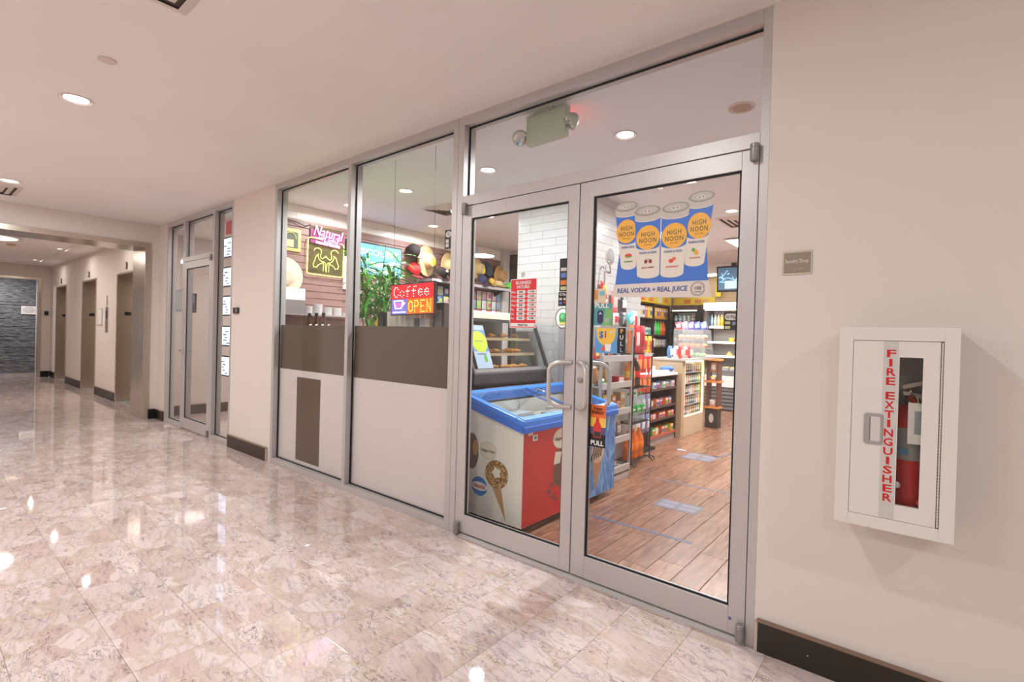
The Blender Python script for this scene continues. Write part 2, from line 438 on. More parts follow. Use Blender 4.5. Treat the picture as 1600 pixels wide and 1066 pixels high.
o = rest.obj('tile_field', MARBLE, floor); o['kind'] = 'stuff'
sbox('floor', -17.0, 0.02, -0.06, -5.6, 4.0, -0.006, C(150, 132, 116, 0.8))

# ---- corridor ceiling and walls
sbox('ceiling', -8.62, -5.6, CZ, 4.0, 0.12, CZ+0.1, CEIL)
sbox('wall_right', -0.537, 0.0, 0, 4.0, 0.12, CZ, WALL)
sbox('wall_middle', -6.045, 0.0, 0, -5.065, 0.12, CZ, WALL)
sbox('wall_end', -9.19, 0.0, 0, -8.26, 0.12, CZ, WALL)
sbox('wall_front', -8.26, 0.0, 2.79, -6.045, 0.12, CZ, WALL)
sbox('wall_front', -5.065, 0.0, 2.79, -0.537, 0.12, CZ, WALL)
sbox('wall_back', -9.2, -5.72, 0, 4.0, -5.6, CZ, WALL)
# cross wall with the wide opening to the lift lobby
sbox('wall_left', -9.19, -0.10, 0, -8.62, 0.0, CZ, WALL)
sbox('wall_left', -9.19, -2.46, 2.52, -8.62, -0.10, CZ, WALL)
sbox('wall_left', -9.19, -5.6, 0, -8.62, -2.46, CZ, WALL)
tr = struct('trim_1')
pbox('head_lining', -9.20, -2.46, 2.46, -8.605, -0.10, 2.525, STEEL, tr)
pbox('side_lining', -9.20, -0.165, 0, -8.605, -0.095, 2.46, STEEL, tr, 0.003)
pbox('side_lining', -9.20, -2.46, 0, -8.605, -2.40, 2.46, STEEL, tr, 0.003)

def baseboard(name, x0, y0, x1, y1, h=0.135, mat=BASEM, cap=True, z0=0.0, end=None):
    b = struct(name)
    pbox('board', x0, y0, z0, x1, y1, h, mat, b)
    if cap: pbox('cap', x0-0.004 if x1-x0 > y1-y0 else x0, y0-0.004, h, x1+0.004 if x1-x0 > y1-y0 else x1, y1, h+0.008, M('bronze_cap_strip', (150, 128, 112), 0.3, metal=0.7), b)
    return b
BLK = M('black_painted_baseboard', (40, 34, 24), 0.35, noise=0.25, nscale=6)
b = baseboard('baseboard_right', -0.52, -0.018, 4.0, 0.0, 0.130, BLK)
pbox('end_strip', -0.533, -0.020, 0, -0.52, 0.0, 0.130, M('pale_metal_end_strip', (196, 180, 168), 0.4, metal=0.3), b)
MB().lathe([(0.004, 0), (0.003, -0.004), (0, -0.005)], 8, (-0.33, -0.018, 0.063), axis='y').obj('screw', CHROME, b)
b = baseboard('baseboard_middle', -6.055, -0.018, -5.115, 0.0, 0.130, BASEM)
pbox('end_strip', -5.115, -0.020, 0, -5.098, 0.0, 0.130, M('pale_metal_end_strip', (196, 180, 168)), b)
pbox('joint', -5.72, -0.0185, 0.03, -5.715, -0.017, 0.1, BLACK, b)
b = baseboard('baseboard_left', -8.62, -0.095, -8.598, -0.005, 0.135, M('black_end_baseboard', (12, 11, 11), 0.4))
b = baseboard('baseboard_left', -8.55, -0.018, -8.262, 0.0, 0.135, BASEM)

# ---- lift lobby
sbox('ceiling', -19.0, -2.7, 2.78, -9.19, 0.12, 2.88, CEIL)
tr = struct('trim_2')                                   # raised border line of the lobby ceiling
pbox('border', -16.5, -0.345, 2.755, -9.19, -0.295, 2.78, C(240, 230, 222), tr)
pbox('border', -16.5, -2.4, 2.755, -16.45, -0.345, 2.78, C(240, 230, 222), tr)
sbox('wall_lobby', -17.1, -2.82, 0, -9.19, -2.7, 2.78, WALL)
xs = [-17.1, -16.40, -15.19, -13.64, -12.455, -10.995, -9.79, -9.19]
for k in range(0, 8, 2):
    sbox('wall_lobby', xs[k], 0.05, 0, xs[k+1], 0.36, 2.78, WALL)
for k, (x0, x1) in enumerate(((-16.40, -15.19), (-13.64, -12.455), (-10.995, -9.79))):
    sbox('wall_lobby', x0, 0.05, 2.25, x1, 0.36, 2.78, WALL)
    d = struct('door_%d' % (6-k))
    pbox('jamb', x0, 0.035, 0, x0+0.03, 0.34, 2.25, STEEL, d, 0.004)
    pbox('jamb', x1-0.03, 0.035, 0, x1, 0.34, 2.25, STEEL, d, 0.004)
    pbox('head', x0+0.03, 0.035, 2.215, x1-0.03, 0.34, 2.25, STEEL, d, 0.004)
    mid = (x0+x1)/2
    pbox('leaf', x0+0.03, 0.30, 0.005, mid-0.002, 0.335, 2.215, STEEL, d)
    pbox('leaf', mid+0.002, 0.30, 0.005, x1-0.03, 0.335, 2.215, STEEL, d)
    pbox('sill', x0+0.03, 0.05, 0, x1-0.03, 0.335, 0.004, ALU, d)
for k, (x0, x1) in enumerate(((-17.08, -16.41), (-15.18, -13.65), (-12.445, -11.005), (-9.78, -9.2))):
    b = baseboard('baseboard_lobby', x0, 0.034, x1-0.03, 0.05, 0.14, BASEM)
    pbox('end_gap', x1-0.03, 0.036, 0, x1, 0.05, 0.14, BLACK, b)
# lobby end wall with its opening and the slate wall beyond
sbox('wall_lobby', -17.25, -0.135, 0, -17.1, 0.05, 2.78, WALL)
sbox('wall_lobby', -17.25, -2.7, 2.47, -17.1, -0.135, 2.78, WALL)
tr = struct('trim_3')
pbox('side_lining', -17.27, -0.19, 0, -17.085, -0.132, 2.47, STEEL, tr)
pbox('head_lining', -17.27, -2.7, 2.42, -17.085, -0.19, 2.472, STEEL, tr)
baseboard('baseboard_end', -17.1, -0.13, -17.085, 0.03, 0.14, M('black_end_baseboard', (12, 11, 11)))
sbox('wall_vestibule', -18.9, -0.02, 0, -17.27, 0.05, 2.7, C(224, 220, 222, 0.7))
area_lamp('vestibule_fill_lamp', (-18.0, -1.0, 2.6), 30, 0.3, (1, 0.97, 0.95))  # fill lamp added to brighten the slate wall, no fixture there
sbox('ceiling', -19.0, -3.0, 2.7, -17.25, 0.05, 2.78, CEIL)
sl = sbox('wall_slate', -18.95, -3.0, 0, -18.80, -0.02, 2.7, SLATE)
rs = random.Random(3); st = MB(); z = 0.0
while z < 2.66:
    h = rs.uniform(0.025, 0.05); y = -2.9
    while y < -0.03:
        w = rs.uniform(0.2, 0.55); y2 = min(y+w, -0.025)
        d = rs.uniform(0.004, 0.03)
        st.box(-18.80, y+0.002, z+0.002, -18.80+d, y2-0.002, min(z+h, 2.69)-0.002); y = y2
    z += h
o = st.obj('stone_course', SLATE, sl); o['kind'] = 'stuff'

# ---- glazed office front
def frame_bar(name, x0, x1, z0, z1, parent, y0=0.0, y1=0.11):
    return pbox(name, x0, y0, z0, x1, y1, z1, ALU, parent, 0.0015)
def pane(x0, x1, z0, z1, parent, y=0.06, mat=GLASS):
    pbox('pane', x0-0.008, y-0.003, z0-0.008, x1+0.008, y+0.003, z1+0.008, mat, parent)
    g = 0.009; mb = MB()
    for a, b, c, d in ((x0, x1, z0, z0+g), (x0, x1, z1-g, z1), (x0, x0+g, z0+g, z1-g), (x1-g, x1, z0+g, z1-g)):
        mb.box(a, y-0.012, c, b, y-0.004, d)
    mb.obj('gasket', GASKET, parent)
w = struct('window_3')
for x0, x1 in ((-8.26, -8.21), (-7.63, -7.575), (-6.64, -6.585), (-6.095, -6.045)):
    frame_bar('mullion', x0, x1, 0, 2.79, w)
for x0, x1 in ((-8.21, -7.63), (-7.575, -6.64), (-6.585, -6.095)):
    frame_bar('head', x0, x1, 2.735, 2.79, w)
for x0, x1 in ((-8.21, -7.63), (-6.585, -6.095)):
    frame_bar('sill', x0, x1, 0, 0.05, w); pane(x0, x1, 0.05, 2.735, w)
frame_bar('transom', -7.575, -6.64, 2.195, 2.255, w); pane(-7.575, -6.64, 2.255, 2.735, w)
d = struct('door_3')
pbox('stile', -7.57, 0.0, 0.015, -7.49, 0.045, 2.19, ALU, d, 0.002); pbox('stile', -6.725, 0.0, 0.015, -6.645, 0.045, 2.19, ALU, d, 0.002)
pbox('rail', -7.49, 0.0, 2.10, -6.725, 0.045, 2.19, ALU, d); pbox('rail', -7.49, 0.0, 0.015, -6.725, 0.045, 0.15, ALU, d)
pane(-7.49, -6.725, 0.15, 2.10, d, 0.022)
MB().tube([(-7.53, 0.0, 1.03), (-7.53, -0.055, 1.03), (-7.40, -0.055, 1.03)], 0.009, 8).obj('lever', CHROME, d, smooth=50)
MB().lathe([(0.016, 0), (0.016, 0.075)], 12, (-6.66, -0.012, 2.15)).obj('hinge', M('grey_pivot_hinge', (150, 146, 140), 0.35, metal=0.5), d, smooth=40)
MB().lathe([(0.016, 0), (0.016, 0.075)], 12, (-6.66, -0.012, 0.02)).obj('hinge', M('grey_pivot_hinge'), d, smooth=40)
# office shell
OFW = wall_mat('office_white_paint', (220, 208, 204))
sbox('wall_office', -8.82, 0.12, 0, -8.70, 4.0, 2.75, OFW); sbox('wall_office', -8.82, 4.0, 0, -5.6, 4.12, 2.75, OFW)
sbox('ceiling', -8.82, 0.12, 2.72, -5.6, 4.12, 2.85, CEIL)
baseboard('baseboard_office', -8.70, 0.13, -8.685, 4.0, 0.14, BASEM)
sbox('ceiling', -8.70, 1.4, 2.45, -5.6, 1.8, 2.72, OFW)
area_lamp('office_fill_lamp', (-7.3, 2.6, 2.69), 34, 0.4, (1, 0.95, 0.9))  # both office lamps are added fill without fixtures
area_lamp('office_fill_lamp', (-7.3, 0.8, 2.70), 20, 0.3, (1, 0.95, 0.9))

# ---- shop front
w = struct('window_1')
frame_bar('mullion', -5.065, -5.02, 0, 2.79, w); frame_bar('mullion', -3.768, -3.725, 0, 2.79, w); frame_bar('mullion', -2.507, -2.457, 0, 2.79, w)
WHITEF = M('white_window_film', (232, 215, 215), 0.35, noise=0.02, nscale=3); BROWNF = M('brown_window_film', (98, 78, 66), 0.4, noise=0.06, nscale=8)
for x0, x1 in ((-5.02, -3.768), (-3.725, -2.507)):
    frame_bar('head', x0, x1, 2.735, 2.79, w); frame_bar('sill', x0, x1, 0, 0.05, w)
    pane(x0, x1, 0.05, 2.735, w)
    pbox('white_panel', x0+0.008, 0.064, 0.05, x1, 0.069, 0.949, WHITEF, w); pbox('brown_panel', x0+0.008, 0.064, 0.951, x1, 0.069, 1.384, BROWNF, w)
pbox('brown_panel', -4.665, 0.0625, 0.09, -4.24, 0.0637, 0.885, BROWNF, w)  # brown sheet stands for the dark behind a gap in the white film
w = struct('window_2')
frame_bar('jamb', -2.455, -2.403, 0, 2.79, w); frame_bar('jamb', -0.574, -0.537, 0, 2.79, w)
frame_bar('head', -2.403, -0.574, 2.73, 2.79, w); frame_bar('transom', -2.403, -0.574, 2.189, 2.255, w)
pane(-2.403, -0.574, 2.255, 2.73, w)
t = struct('trim_4')
MB().prism([(-0.02, 0), (0.115, 0), (0.115, 0.006), (0.05, 0.014), (0.0, 0.014), (-0.02, 0.003)], 'x', -2.40, -0.575).obj('threshold', ALU, t)

def door_leaf(name, xl, xr, gl, gr):
    d = struct(name)
    pbox('stile', xl, 0.0, 0.024, gl, 0.045, 2.184, ALU, d, 0.002); pbox('stile', gr, 0.0, 0.024, xr, 0.045, 2.184, ALU, d, 0.002)
    pbox('rail', gl, 0.0, 2.100, gr, 0.045, 2.184, ALU, d, 0.001); pbox('rail', gl, 0.0, 0.024, gr, 0.045, 0.142, ALU, d, 0.001)
    pane(gl, gr, 0.142, 2.100, d, 0.022)
    return d
HINGE = M('grey_pivot_hinge')
def hinges(d, x):
    for z0, z1, s in ((2.125, 2.20, 0), (0.014, 0.09, 0)):
        MB().lathe([(0.017, z0), (0.019, z0+0.004), (0.019, z1-0.022), (0.0175, z1-0.021), (0.0175, z1-0.018), (0.019, z1-0.017), (0.019, z1-0.003), (0.016, z1)], 14, (x, -0.02, 0)).box(x-0.014, -0.02, z0+0.006, x+0.014, 0.002, z1-0.004).obj('hinge', HINGE, d, smooth=40)
def pull(d, xs, xg, y0, y1):
    pts = [(xs, y0, 1.195)]
    for k in range(7):
        a = PI/2*k/6; pts.append((xs+(xg-xs)*(0.35+0.65*math.sin(a)), y0+(y1-y0)*(0.35+0.65*math.sin(a)), 1.195-0.05*(1-math.cos(a))))
    lo = [(p[0], p[1], 2.14-p[2]) for p in pts][::-1]
    MB().tube(pts+lo, 0.0125, 10).obj('pull_handle', ALUP, d, smooth=60)
d1 = door_leaf('door_1', -2.399, -1.4915, -2.317, -1.56); hinges(d1, -2.366)
pull(d1, -1.512, -1.615, 0.0, -0.07)
d2 = door_leaf('door_2', -1.4845, -0.577, -1.40, -0.647); hinges(d2, -0.590)
pull(d2, -1.468, -1.378, 0.0, -0.07); pull(d2, -1.44, -1.335, 0.045, 0.115)
MB().lathe([(0.016, 0), (0.016, -0.006), (0.012, -0.008), (0.0, -0.008)], 14, (-1.452, 0, 1.10), axis='y').obj('lock_cylinder', HINGE, d2, smooth=40)
pbox('mark', -0.645, -0.001, 0.085, -0.632, 0.0, 0.098, C(92, 104, 140), d2)
MB().tube([(-0.98, 0.055, 2.165), (-1.10, 0.17, 2.150)], 0.011, 8).box(-1.115, 0.155, 2.136, -1.085, 0.19, 2.164).obj('closer_arm', CHROME, d2)
pbox('closer_body', -0.98, 0.05, 2.125, -0.74, 0.095, 2.178, HINGE, d2, 0.004)

# ---- shop shell
sfl = sbox('shop_floor', -5.6, 0.02, -0.06, 0.4, 8.8, -0.006, C(120, 84, 66, 0.5))
pk = MB(); W_, L_ = 0.16, 1.22
def plank_mesh(x0, y0, x1, y1):
    g, c = 0.0012, 0.0015; mb = MB(); x0 += g; x1 -= g; y0 += g; y1 -= g
    mb.add([(x0,y0,-.006),(x1,y0,-.006),(x1,y1,-.006),(x0,y1,-.006),(x0,y0,-c),(x1,y0,-c),(x1,y1,-c),(x0,y1,-c),(x0+c,y0+c,0),(x1-c,y0+c,0),(x1-c,y1-c,0),(x0+c,y1-c,0)],
           [(0,1,5,4),(1,2,6,5),(2,3,7,6),(3,0,4,7),(4,5,9,8),(5,6,10,9),(6,7,11,10),(7,4,8,11),(8,9,10,11)])
    return mb.mesh('plank', PLANK)
pm = plank_mesh(-W_/2, -L_/2, W_/2, L_/2)
for k in range(-5, 14):
    xc = -0.97 - W_*k; off = ((k*0.37) % 1.0)*L_ if k % 2 else ((k*0.37+0.5) % 1.0)*L_
    if k == 0: off = 0.72
    y = 0.115
    first = off if off > 0.25 else off + L_*0.5
    put('plank', plank_mesh(xc-W_/2, y, xc+W_/2, y+min(first, L_)), sfl)
    y += min(first, L_)
    while y < 8.7:
        put('plank', pm, sfl, (xc, y+L_/2, 0)); y += L_
rp = MB()
rp.box(-5.5, 0.115, -0.006, -0.97-W_*13.5, 8.7, -0.0005); rp.obj('floor_rest', PLANK, sfl)
sbox('shop_ceiling', -5.6, 0.12, SZ, 0.4, 8.8, SZ+0.14, wall_mat('shop_ceiling_paint', (240, 240, 242), 0.85))
sbox('wall_shop_left', -5.6, 0.12, 0, -5.50, 4.25, SZ, SHOPW)
sbox('wall_shop_back', -5.6, 4.15, 0, -4.6, 4.25, SZ, SHOPW)
sbox('wall_shop_back', -4.72, 4.25, 0, -4.6, 8.7, SZ, SHOPW)
sbox('wall_shop_back', -5.6, 8.7, 0, 0.4, 8.8, SZ, C(214, 190, 160, 0.6))
sbox('wall_shop_right', 0.3, 0.12, 0, 0.4, 8.7, SZ, SHOPW)
sbox('wall_shop_left', -5.50, 3.97, 0, -5.42, 4.15, SZ, SHOPW)
sbox('door_7', -5.42, 4.125, 0, -5.02, 4.15, 2.70, DARKW)
# slatted wall panel with hooks' grooves, slat by slat, white tile band above it
sw = sbox('wall_shop_left', -5.50, 0.12, 0.9, -5.487, 3.95, 2.585, M('slat_groove_trim', (196, 158, 130), 0.5))
SLAT = M('mauve_brown_slat', (136, 101, 94), 0.5, noise=0.1, nscale=4, stretch=(1, 0.6, 12))
z = 0.92
sm = MB().add([(-.0, -1.915, 0.004), (-.0, 1.915, 0.004), (.014, 1.915, 0.004), (.014, -1.915, 0.004), (-.0, -1.915, 0.072), (-.0, 1.915, 0.072), (.012, 1.915, 0.074), (.012, -1.915, 0.074)],
    [(0,3,2,1),(4,5,6,7),(0,1,5,4),(1,2,6,5),(2,3,7,6),(3,0,4,7)]).mesh('slat', SLAT)
while z < 2.55:
    put('slat', sm, sw, (-5.487, 2.035, z)); z += 0.079
def tile_run(parent, axis, fixed, a0, a1, z0, z1, tw, th, depth=0.007, sgn=1, mat=None):
    """running-bond tiles on a wall face; axis = direction the wall runs in"""
    cache = {}
    r = 0; z = z0
    while z < z1-0.01:
        a = a0 - (tw/2 if r % 2 else 0)
        zz = min(z+th, z1)
        while a < a1-0.004:
            b0, b1 = max(a, a0), min(a+tw, a1)
            if b1-b0 > 0.01:
                key = (round(b1-b0, 3), round(zz-z, 3))
                if key not in cache:
                    g, c = 0.0007, 0.0012; w2 = (b1-b0)/2-g; h2 = (zz-z)/2-g
                    def P(u, v, t): return (u, -t*sgn, v) if axis == 'x' else (t*sgn, u, v)
                    cache[key] = MB().add([P(-w2,-h2,0),P(w2,-h2,0),P(w2,h2,0),P(-w2,h2,0),P(-w2,-h2,depth-c),P(w2,-h2,depth-c),P(w2,h2,depth-c),P(-w2,h2,depth-c),P(-w2+c,-h2+c,depth),P(w2-c,-h2+c,depth),P(w2-c,h2-c,depth),P(-w2+c,h2-c,depth)],
                        [(0,1,5,4),(1,2,6,5),(2,3,7,6),(3,0,4,7),(4,5,9,8),(5,6,10,9),(6,7,11,10),(7,4,8,11),(8,9,10,11)]).mesh('tile', mat or TILEW)
                loc = ((b0+b1)/2, fixed, (z+zz)/2) if axis == 'x' else (fixed, (b0+b1)/2, (z+zz)/2)
                put('tile', cache[key], parent, loc)
            a += tw
        z += th; r += 1
tb = sbox('wall_shop_left', -5.50, 0.12, 2.585, -5.493, 3.95, SZ, GROUT)
tile_run(tb, 'y', -5.493, 0.125, 3.95, 2.588, 2.748, 0.31, 0.08, mat=M('cream_band_tile', (242, 232, 222), 0.35, noise=0.03, nscale=6))
cl = sbox('wall_tile_column', -3.22, 1.617, 0, -2.497, 2.95, SZ, GROUT)
tile_run(cl, 'x', 1.617, -3.22, -2.497, 0.90, 2.75, 0.31, 0.0775)
tile_run(cl, 'y', -2.497, 1.61, 2.95, 1.2, 2.75, 0.31, 0.0775)
# boarded ceiling strip and pale boards on the far wall
cb = struct('trim_5')
for k in range(15):
    pbox('plank', -4.55, 5.7+0.2*k, SZ-0.012, 0.28, 5.7+0.2*k+0.192, SZ, C(226, 214, 208, 0.7), cb)
bw = struct('trim_6')
for k in range(8):
    pbox('plank', -3.3, 8.685, 2.12+0.078*k, 0.28, 8.70, 2.12+0.078*k+0.072, M('pale_oak_board', (206, 176, 140), 0.5, noise=0.08, nscale=3), bw)
# ================================================================== CORRIDOR THINGS
RED = M('signal_red', (205, 24, 28), 0.4); INK = M('dark_ink', (34, 32, 36), 0.6); WHITE = M('print_white', (240, 236, 234), 0.5)
def downlight(label, x, y, z, r, lamp, group=None, lens=None):
    t = thing('downlight', label, 'ceiling light', (x, y, z), group=group)
    MB().lathe([(r, 0), (r, -0.006), (r*0.93, -0.008), (r*0.76, 0.004), (r*0.74, 0.0)], 28).obj('trim_ring', M('white_lamp_trim', (226, 214, 206), 0.5), t, smooth=40)
    MB().lathe([(r*0.75, -0.0005), (r*0.75, -0.002), (0, -0.003)], 24).obj('lens', lens or G(255, 244, 236, 7), t)
    if lamp: area_lamp('lamp', (0, 0, -0.012), parent=t, **lamp)
    return t
downlight('round recessed downlight glowing on the corridor ceiling nearest the sprinkler cover', -4.31, -1.66, CZ, 0.09, CORRIDOR_LAMP)
downlight('round recessed downlight glowing at the picture\'s edge beside the slotted ceiling vent', -7.35, -1.67, CZ, 0.09, CORRIDOR_LAMP)
for x, y in ((-1.31, -1.66), (1.71, -1.66)):
    area_lamp('corridor_lamp', (x, y, CZ-0.01), **CORRIDOR_LAMP)
for x, k in ((-6.3, 1.8), (-2.8, 1.0), (1.0, 0.8)):
    area_lamp('hall_fill_lamp', (x, -4.3, CZ-0.01), **dict(HALL_FILL_LAMP, power=HALL_FILL_LAMP['power']*k))  # unseen lamps added behind the camera to even out the corridor light
k = tag(MB().lathe([(0.043, 0), (0.044, -0.004), (0.041, -0.007), (0, -0.0075)], 28).obj('sprinkler_cover', M('white_cover_plate', (222, 206, 198), 0.5), None, (-3.535, -1.662, CZ), smooth=40),
        'flat round white sprinkler cover plate on the corridor ceiling', 'sprinkler cover')
def diffuser(label, x0, y0, x1, y1, z, group=None):
    cx, cy = (x0+x1)/2, (y0+y1)/2; w, h = (x1-x0)/2, (y1-y0)/2
    t = thing('ceiling_vent', label, 'vent', (cx, cy, z), group=group)
    WM = M('white_vent_metal', (224, 212, 204), 0.5)
    MB().box(-w+.03, -h+.03, -0.002, w-.03, h-.03, -0.0005).obj('throat_shade', M('vent_shade_paint', (84, 74, 68), 0.8), t)  # flat dark sheet painted for the shade up inside the vent
    for n, (o, dz) in enumerate(((0, 0.0), (0.065, 0.003), (0.125, 0.006), (0.185, 0.009), (0.24, 0.012))):
        a, b = w-o*w/0.305, h-o*h/0.305; i = 0.045*w/0.305; mb = MB(); z0, z1 = -0.012-dz*0.3, -0.002
        mb.add([(-a,-b,z1),(a,-b,z1),(a,b,z1),(-a,b,z1),(-a+i,-b+i,z0),(a-i,-b+i,z0),(a-i,b-i,z0),(-a+i,b-i,z0),(-a+i*.6,-b+i*.6,z1),(a-i*.6,-b+i*.6,z1),(a-i*.6,b-i*.6,z1),(-a+i*.6,b-i*.6,z1)],
           [(0,1,5,4),(1,2,6,5),(2,3,7,6),(3,0,4,7),(4,5,9,8),(5,6,10,9),(6,7,11,10),(7,4,8,11)])
        mb.obj('louvre', WM, t)
    return t
diffuser('square white ceiling diffuser cut by the top edge of the picture', -2.73, -2.145, -2.12, -1.535, CZ)
diffuser('square white ceiling diffuser above the lift lobby opening', -8.18, -2.145, -7.57, -1.535, CZ)
# keypad reader on the pier
t = thing('card_reader', 'small black card reader with grey face on the white pier', 'card reader', (-5.905, 0, 1.535))
MB().box(-0.06, -0.022, -0.034, 0.06, 0, 0.034).obj('housing', M('grey_reader_body', (62, 60, 58), 0.4), t, bevel=0.004)
MB().box(-0.052, -0.0235, -0.026, 0.0, -0.0222, 0.026).obj('keypad', BLACK, t)
MB().box(0.006, -0.0235, -0.02, 0.05, -0.0222, 0.024).obj('window', M('grey_reader_face', (128, 122, 112), 0.4), t)
# room sign
t = thing('room_sign', 'small bronze plate reading Sundry Shop on the wall beside the doors', 'sign', (-0.4165, 0, 1.67))
MB().box(-0.0545, -0.004, -0.05, 0.0545, 0, 0.05).obj('backing', M('champagne_plate', (206, 196, 180), 0.35, metal=0.4), t, bevel=0.001)
MB().box(-0.049, -0.007, -0.042, 0.049, -0.004, 0.042).obj('face', M('bronze_sign_face', (148, 134, 120), 0.4, metal=0.3), t, bevel=0.001)
text('Sundry Shop', 0.021, M('sign_print', (236, 228, 214), 0.5), t, (0.0, -0.0074, 0.006), width=0.086)
mb = MB(); rs = random.Random(2)
for k in range(9):
    for q in range(3):
        if rs.random() < 0.6: mb.lathe([(0.001, 0), (0.0008, -0.0008), (0, -0.001)], 6, (-0.026+k*0.0065, -0.007, -0.022-q*0.003), axis='y')
mb.obj('braille', M('sign_print'), t)
# ---- fire extinguisher cabinet
CW = M('white_cabinet_enamel', (226, 218, 212), 0.4, noise=0.015, nscale=10)
t = thing('extinguisher_cabinet', 'white surface-mounted fire extinguisher cabinet with windowed door and red lettering', 'cabinet', (-0.0705, 0, 0.69))
x0, x1, z1 = -0.1655, 0.1655, 0.705
MB().box(x0, -0.195, 0, x0+0.012, -0.001, z1).box(x1-0.012, -0.195, 0, x1, -0.001, z1).box(x0+0.012, -0.195, 0, x1-0.012, -0.001, 0.012).box(x0+0.012, -0.195, z1-0.012, x1-0.012, -0.001, z1).box(x0+0.012, -0.012, 0.012, x1-0.012, -0.001, z1-0.012).obj('box', CW, t)
f = MB(); dx0, dx1, dz0, dz1 = -0.1235, 0.1255, 0.042, 0.660
f.box(x0, -0.2, 0, dx0, -0.195, z1).box(dx1, -0.2, 0, x1, -0.195, z1).box(dx0, -0.2, 0, dx1, -0.195, dz0).box(dx0, -0.2, dz1, dx1, -0.195, z1)
f.obj('face_frame', CW, t, bevel=0.0015)
wx0, wx1, wz0, wz1 = 0.0095, 0.0725, 0.096, 0.604; a0, a1, b0, b1 = dx0+0.0015, dx1-0.009, dz0+0.0015, dz1-0.0015
d = MB().box(a0, -0.2005, b0, wx0, -0.186, b1).box(wx1, -0.2005, b0, a1, -0.186, b1).box(wx0, -0.2005, b0, wx1, -0.186, wz0).box(wx0, -0.2005, wz1, wx1, -0.186, b1).obj('door', CW, t)
pbox('pane', wx0-0.002, -0.192, wz0-0.002, wx1+0.002, -0.189, wz1+0.002, glass_mat('cabinet_pane', (0.93, 0.93, 0.92), 0.05), d)
pbox('lettering_strip', -0.0355, -0.2010, b0+0.001, 0.0065, -0.2006, b1-0.001, M('grey_clear_strip', (204, 198, 194), 0.3), d)
z = 0.615
for ch in 'FIRE EXTINGUISHER':
    if ch == ' ': z -= 0.018; continue
    text(ch, 0.036, M('letter_red', (206, 22, 26), 0.4), d, (-0.0145, -0.2013, z), name='letter', bold=0.022, width=0.026 if ch not in 'I' else 0.009); z -= 0.0321
hm = MB()
def rrect(w, h, r, n=5, cx=0, cz=0):
    out = []
    for sx, sz, a in ((1, 1, 0), (-1, 1, 90), (-1, -1, 180), (1, -1, 270)):
        for k in range(n+1):
            w_ = math.radians(a+90*k/n); out.append((cx+sx*(w/2-r)+r*math.cos(w_), cz+sz*(h/2-r)+r*math.sin(w_)))
    return out
hm.prism(rrect(0.054, 0.108, 0.009, 5, -0.058, 0.35), 'y', -0.2045, -0.2005)
hd = hm.obj('handle_plate', M('satin_nickel_handle', (172, 168, 166), 0.35, metal=0.5), d, bevel=0.001)
MB().prism(rrect(0.028, 0.086, 0.004, 4, -0.052, 0.35), 'y', -0.2052, -0.2042).obj('recess', M('handle_recess', (212, 204, 200), 0.35), d)
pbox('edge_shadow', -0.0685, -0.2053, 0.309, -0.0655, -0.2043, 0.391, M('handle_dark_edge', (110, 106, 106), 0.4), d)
hb = MB()
for k in range(60):
    zz = dz0+0.004+k*0.0102
    hb.box(a1+0.0022, -0.2015, zz, a1+0.0068, -0.196, zz+0.0088)
o = hb.obj('piano_hinge', M('white_hinge', (218, 208, 200), 0.4), t)
# extinguisher inside, with its tag
e = thing('fire_extinguisher', 'red fire extinguisher with paper tag seen through the cabinet window', 'fire extinguisher', (-0.03, -0.1, 0.702))
REDP = M('extinguisher_red', (196, 26, 24), 0.3)
MB().lathe([(0.056, 0), (0.060, 0.006), (0.060, 0.36), (0.052, 0.395), (0.034, 0.418), (0.018, 0.428)], 28).obj('cylinder', REDP, e, smooth=40)
MB().lathe([(0.0605, 0.235), (0.0607, 0.236), (0.0607, 0.345), (0.0605, 0.346)], 28).obj('label_band', M('grey_label_band', (150, 148, 144), 0.5), e, smooth=40)
pbox('label_print', -0.025, -0.0625, 0.255, 0.0, -0.0605, 0.275, C(70, 130, 180), e)
MB().lathe([(0.018, 0.428), (0.018, 0.455), (0.012, 0.46), (0.012, 0.475)], 16).obj('valve', CHROME, e, smooth=40)
MB().prism([(-0.02, 0.458), (0.085, 0.44), (0.088, 0.452), (-0.02, 0.472)], 'y', -0.012, 0.012).obj('carry_handle', M('steel_lever', (186, 180, 172), 0.35, metal=0.7), e)
MB().prism([(-0.02, 0.478), (0.09, 0.515), (0.088, 0.526), (-0.025, 0.492)], 'y', -0.01, 0.01).obj('squeeze_lever', M('steel_lever'), e)
MB().tube([(0.0, -0.02, 0.45), (0.04, -0.068, 0.40), (0.066, -0.06, 0.25), (0.066, -0.05, 0.16), (0.03, -0.07, 0.09)], 0.009, 8).obj('hose', REDP, e, smooth=60)
MB().lathe([(0.012, 0), (0.012, -0.018), (0.006, -0.02)], 10, (-0.03, -0.062, 0.15), axis='y').obj('nozzle_clip', CHROME, e, smooth=40)
pbox('tag', 0.022-0.026, -0.0735, 0.296, 0.052-0.0, -0.0728, 0.437, M('white_paper_tag', (236, 232, 226), 0.7), e)
pbox('tag_print', 0.014, -0.0738, 0.33, 0.034, -0.0736, 0.41, M('grey_tag_print', (150, 160, 158), 0.7), e)
MB().tube([(0.024, -0.073, 0.43), (0.02, -0.06, 0.46), (0.0, -0.02, 0.465)], 0.002, 6).obj('wire', M('brass_wire', (170, 150, 90), 0.4, metal=0.6), e)
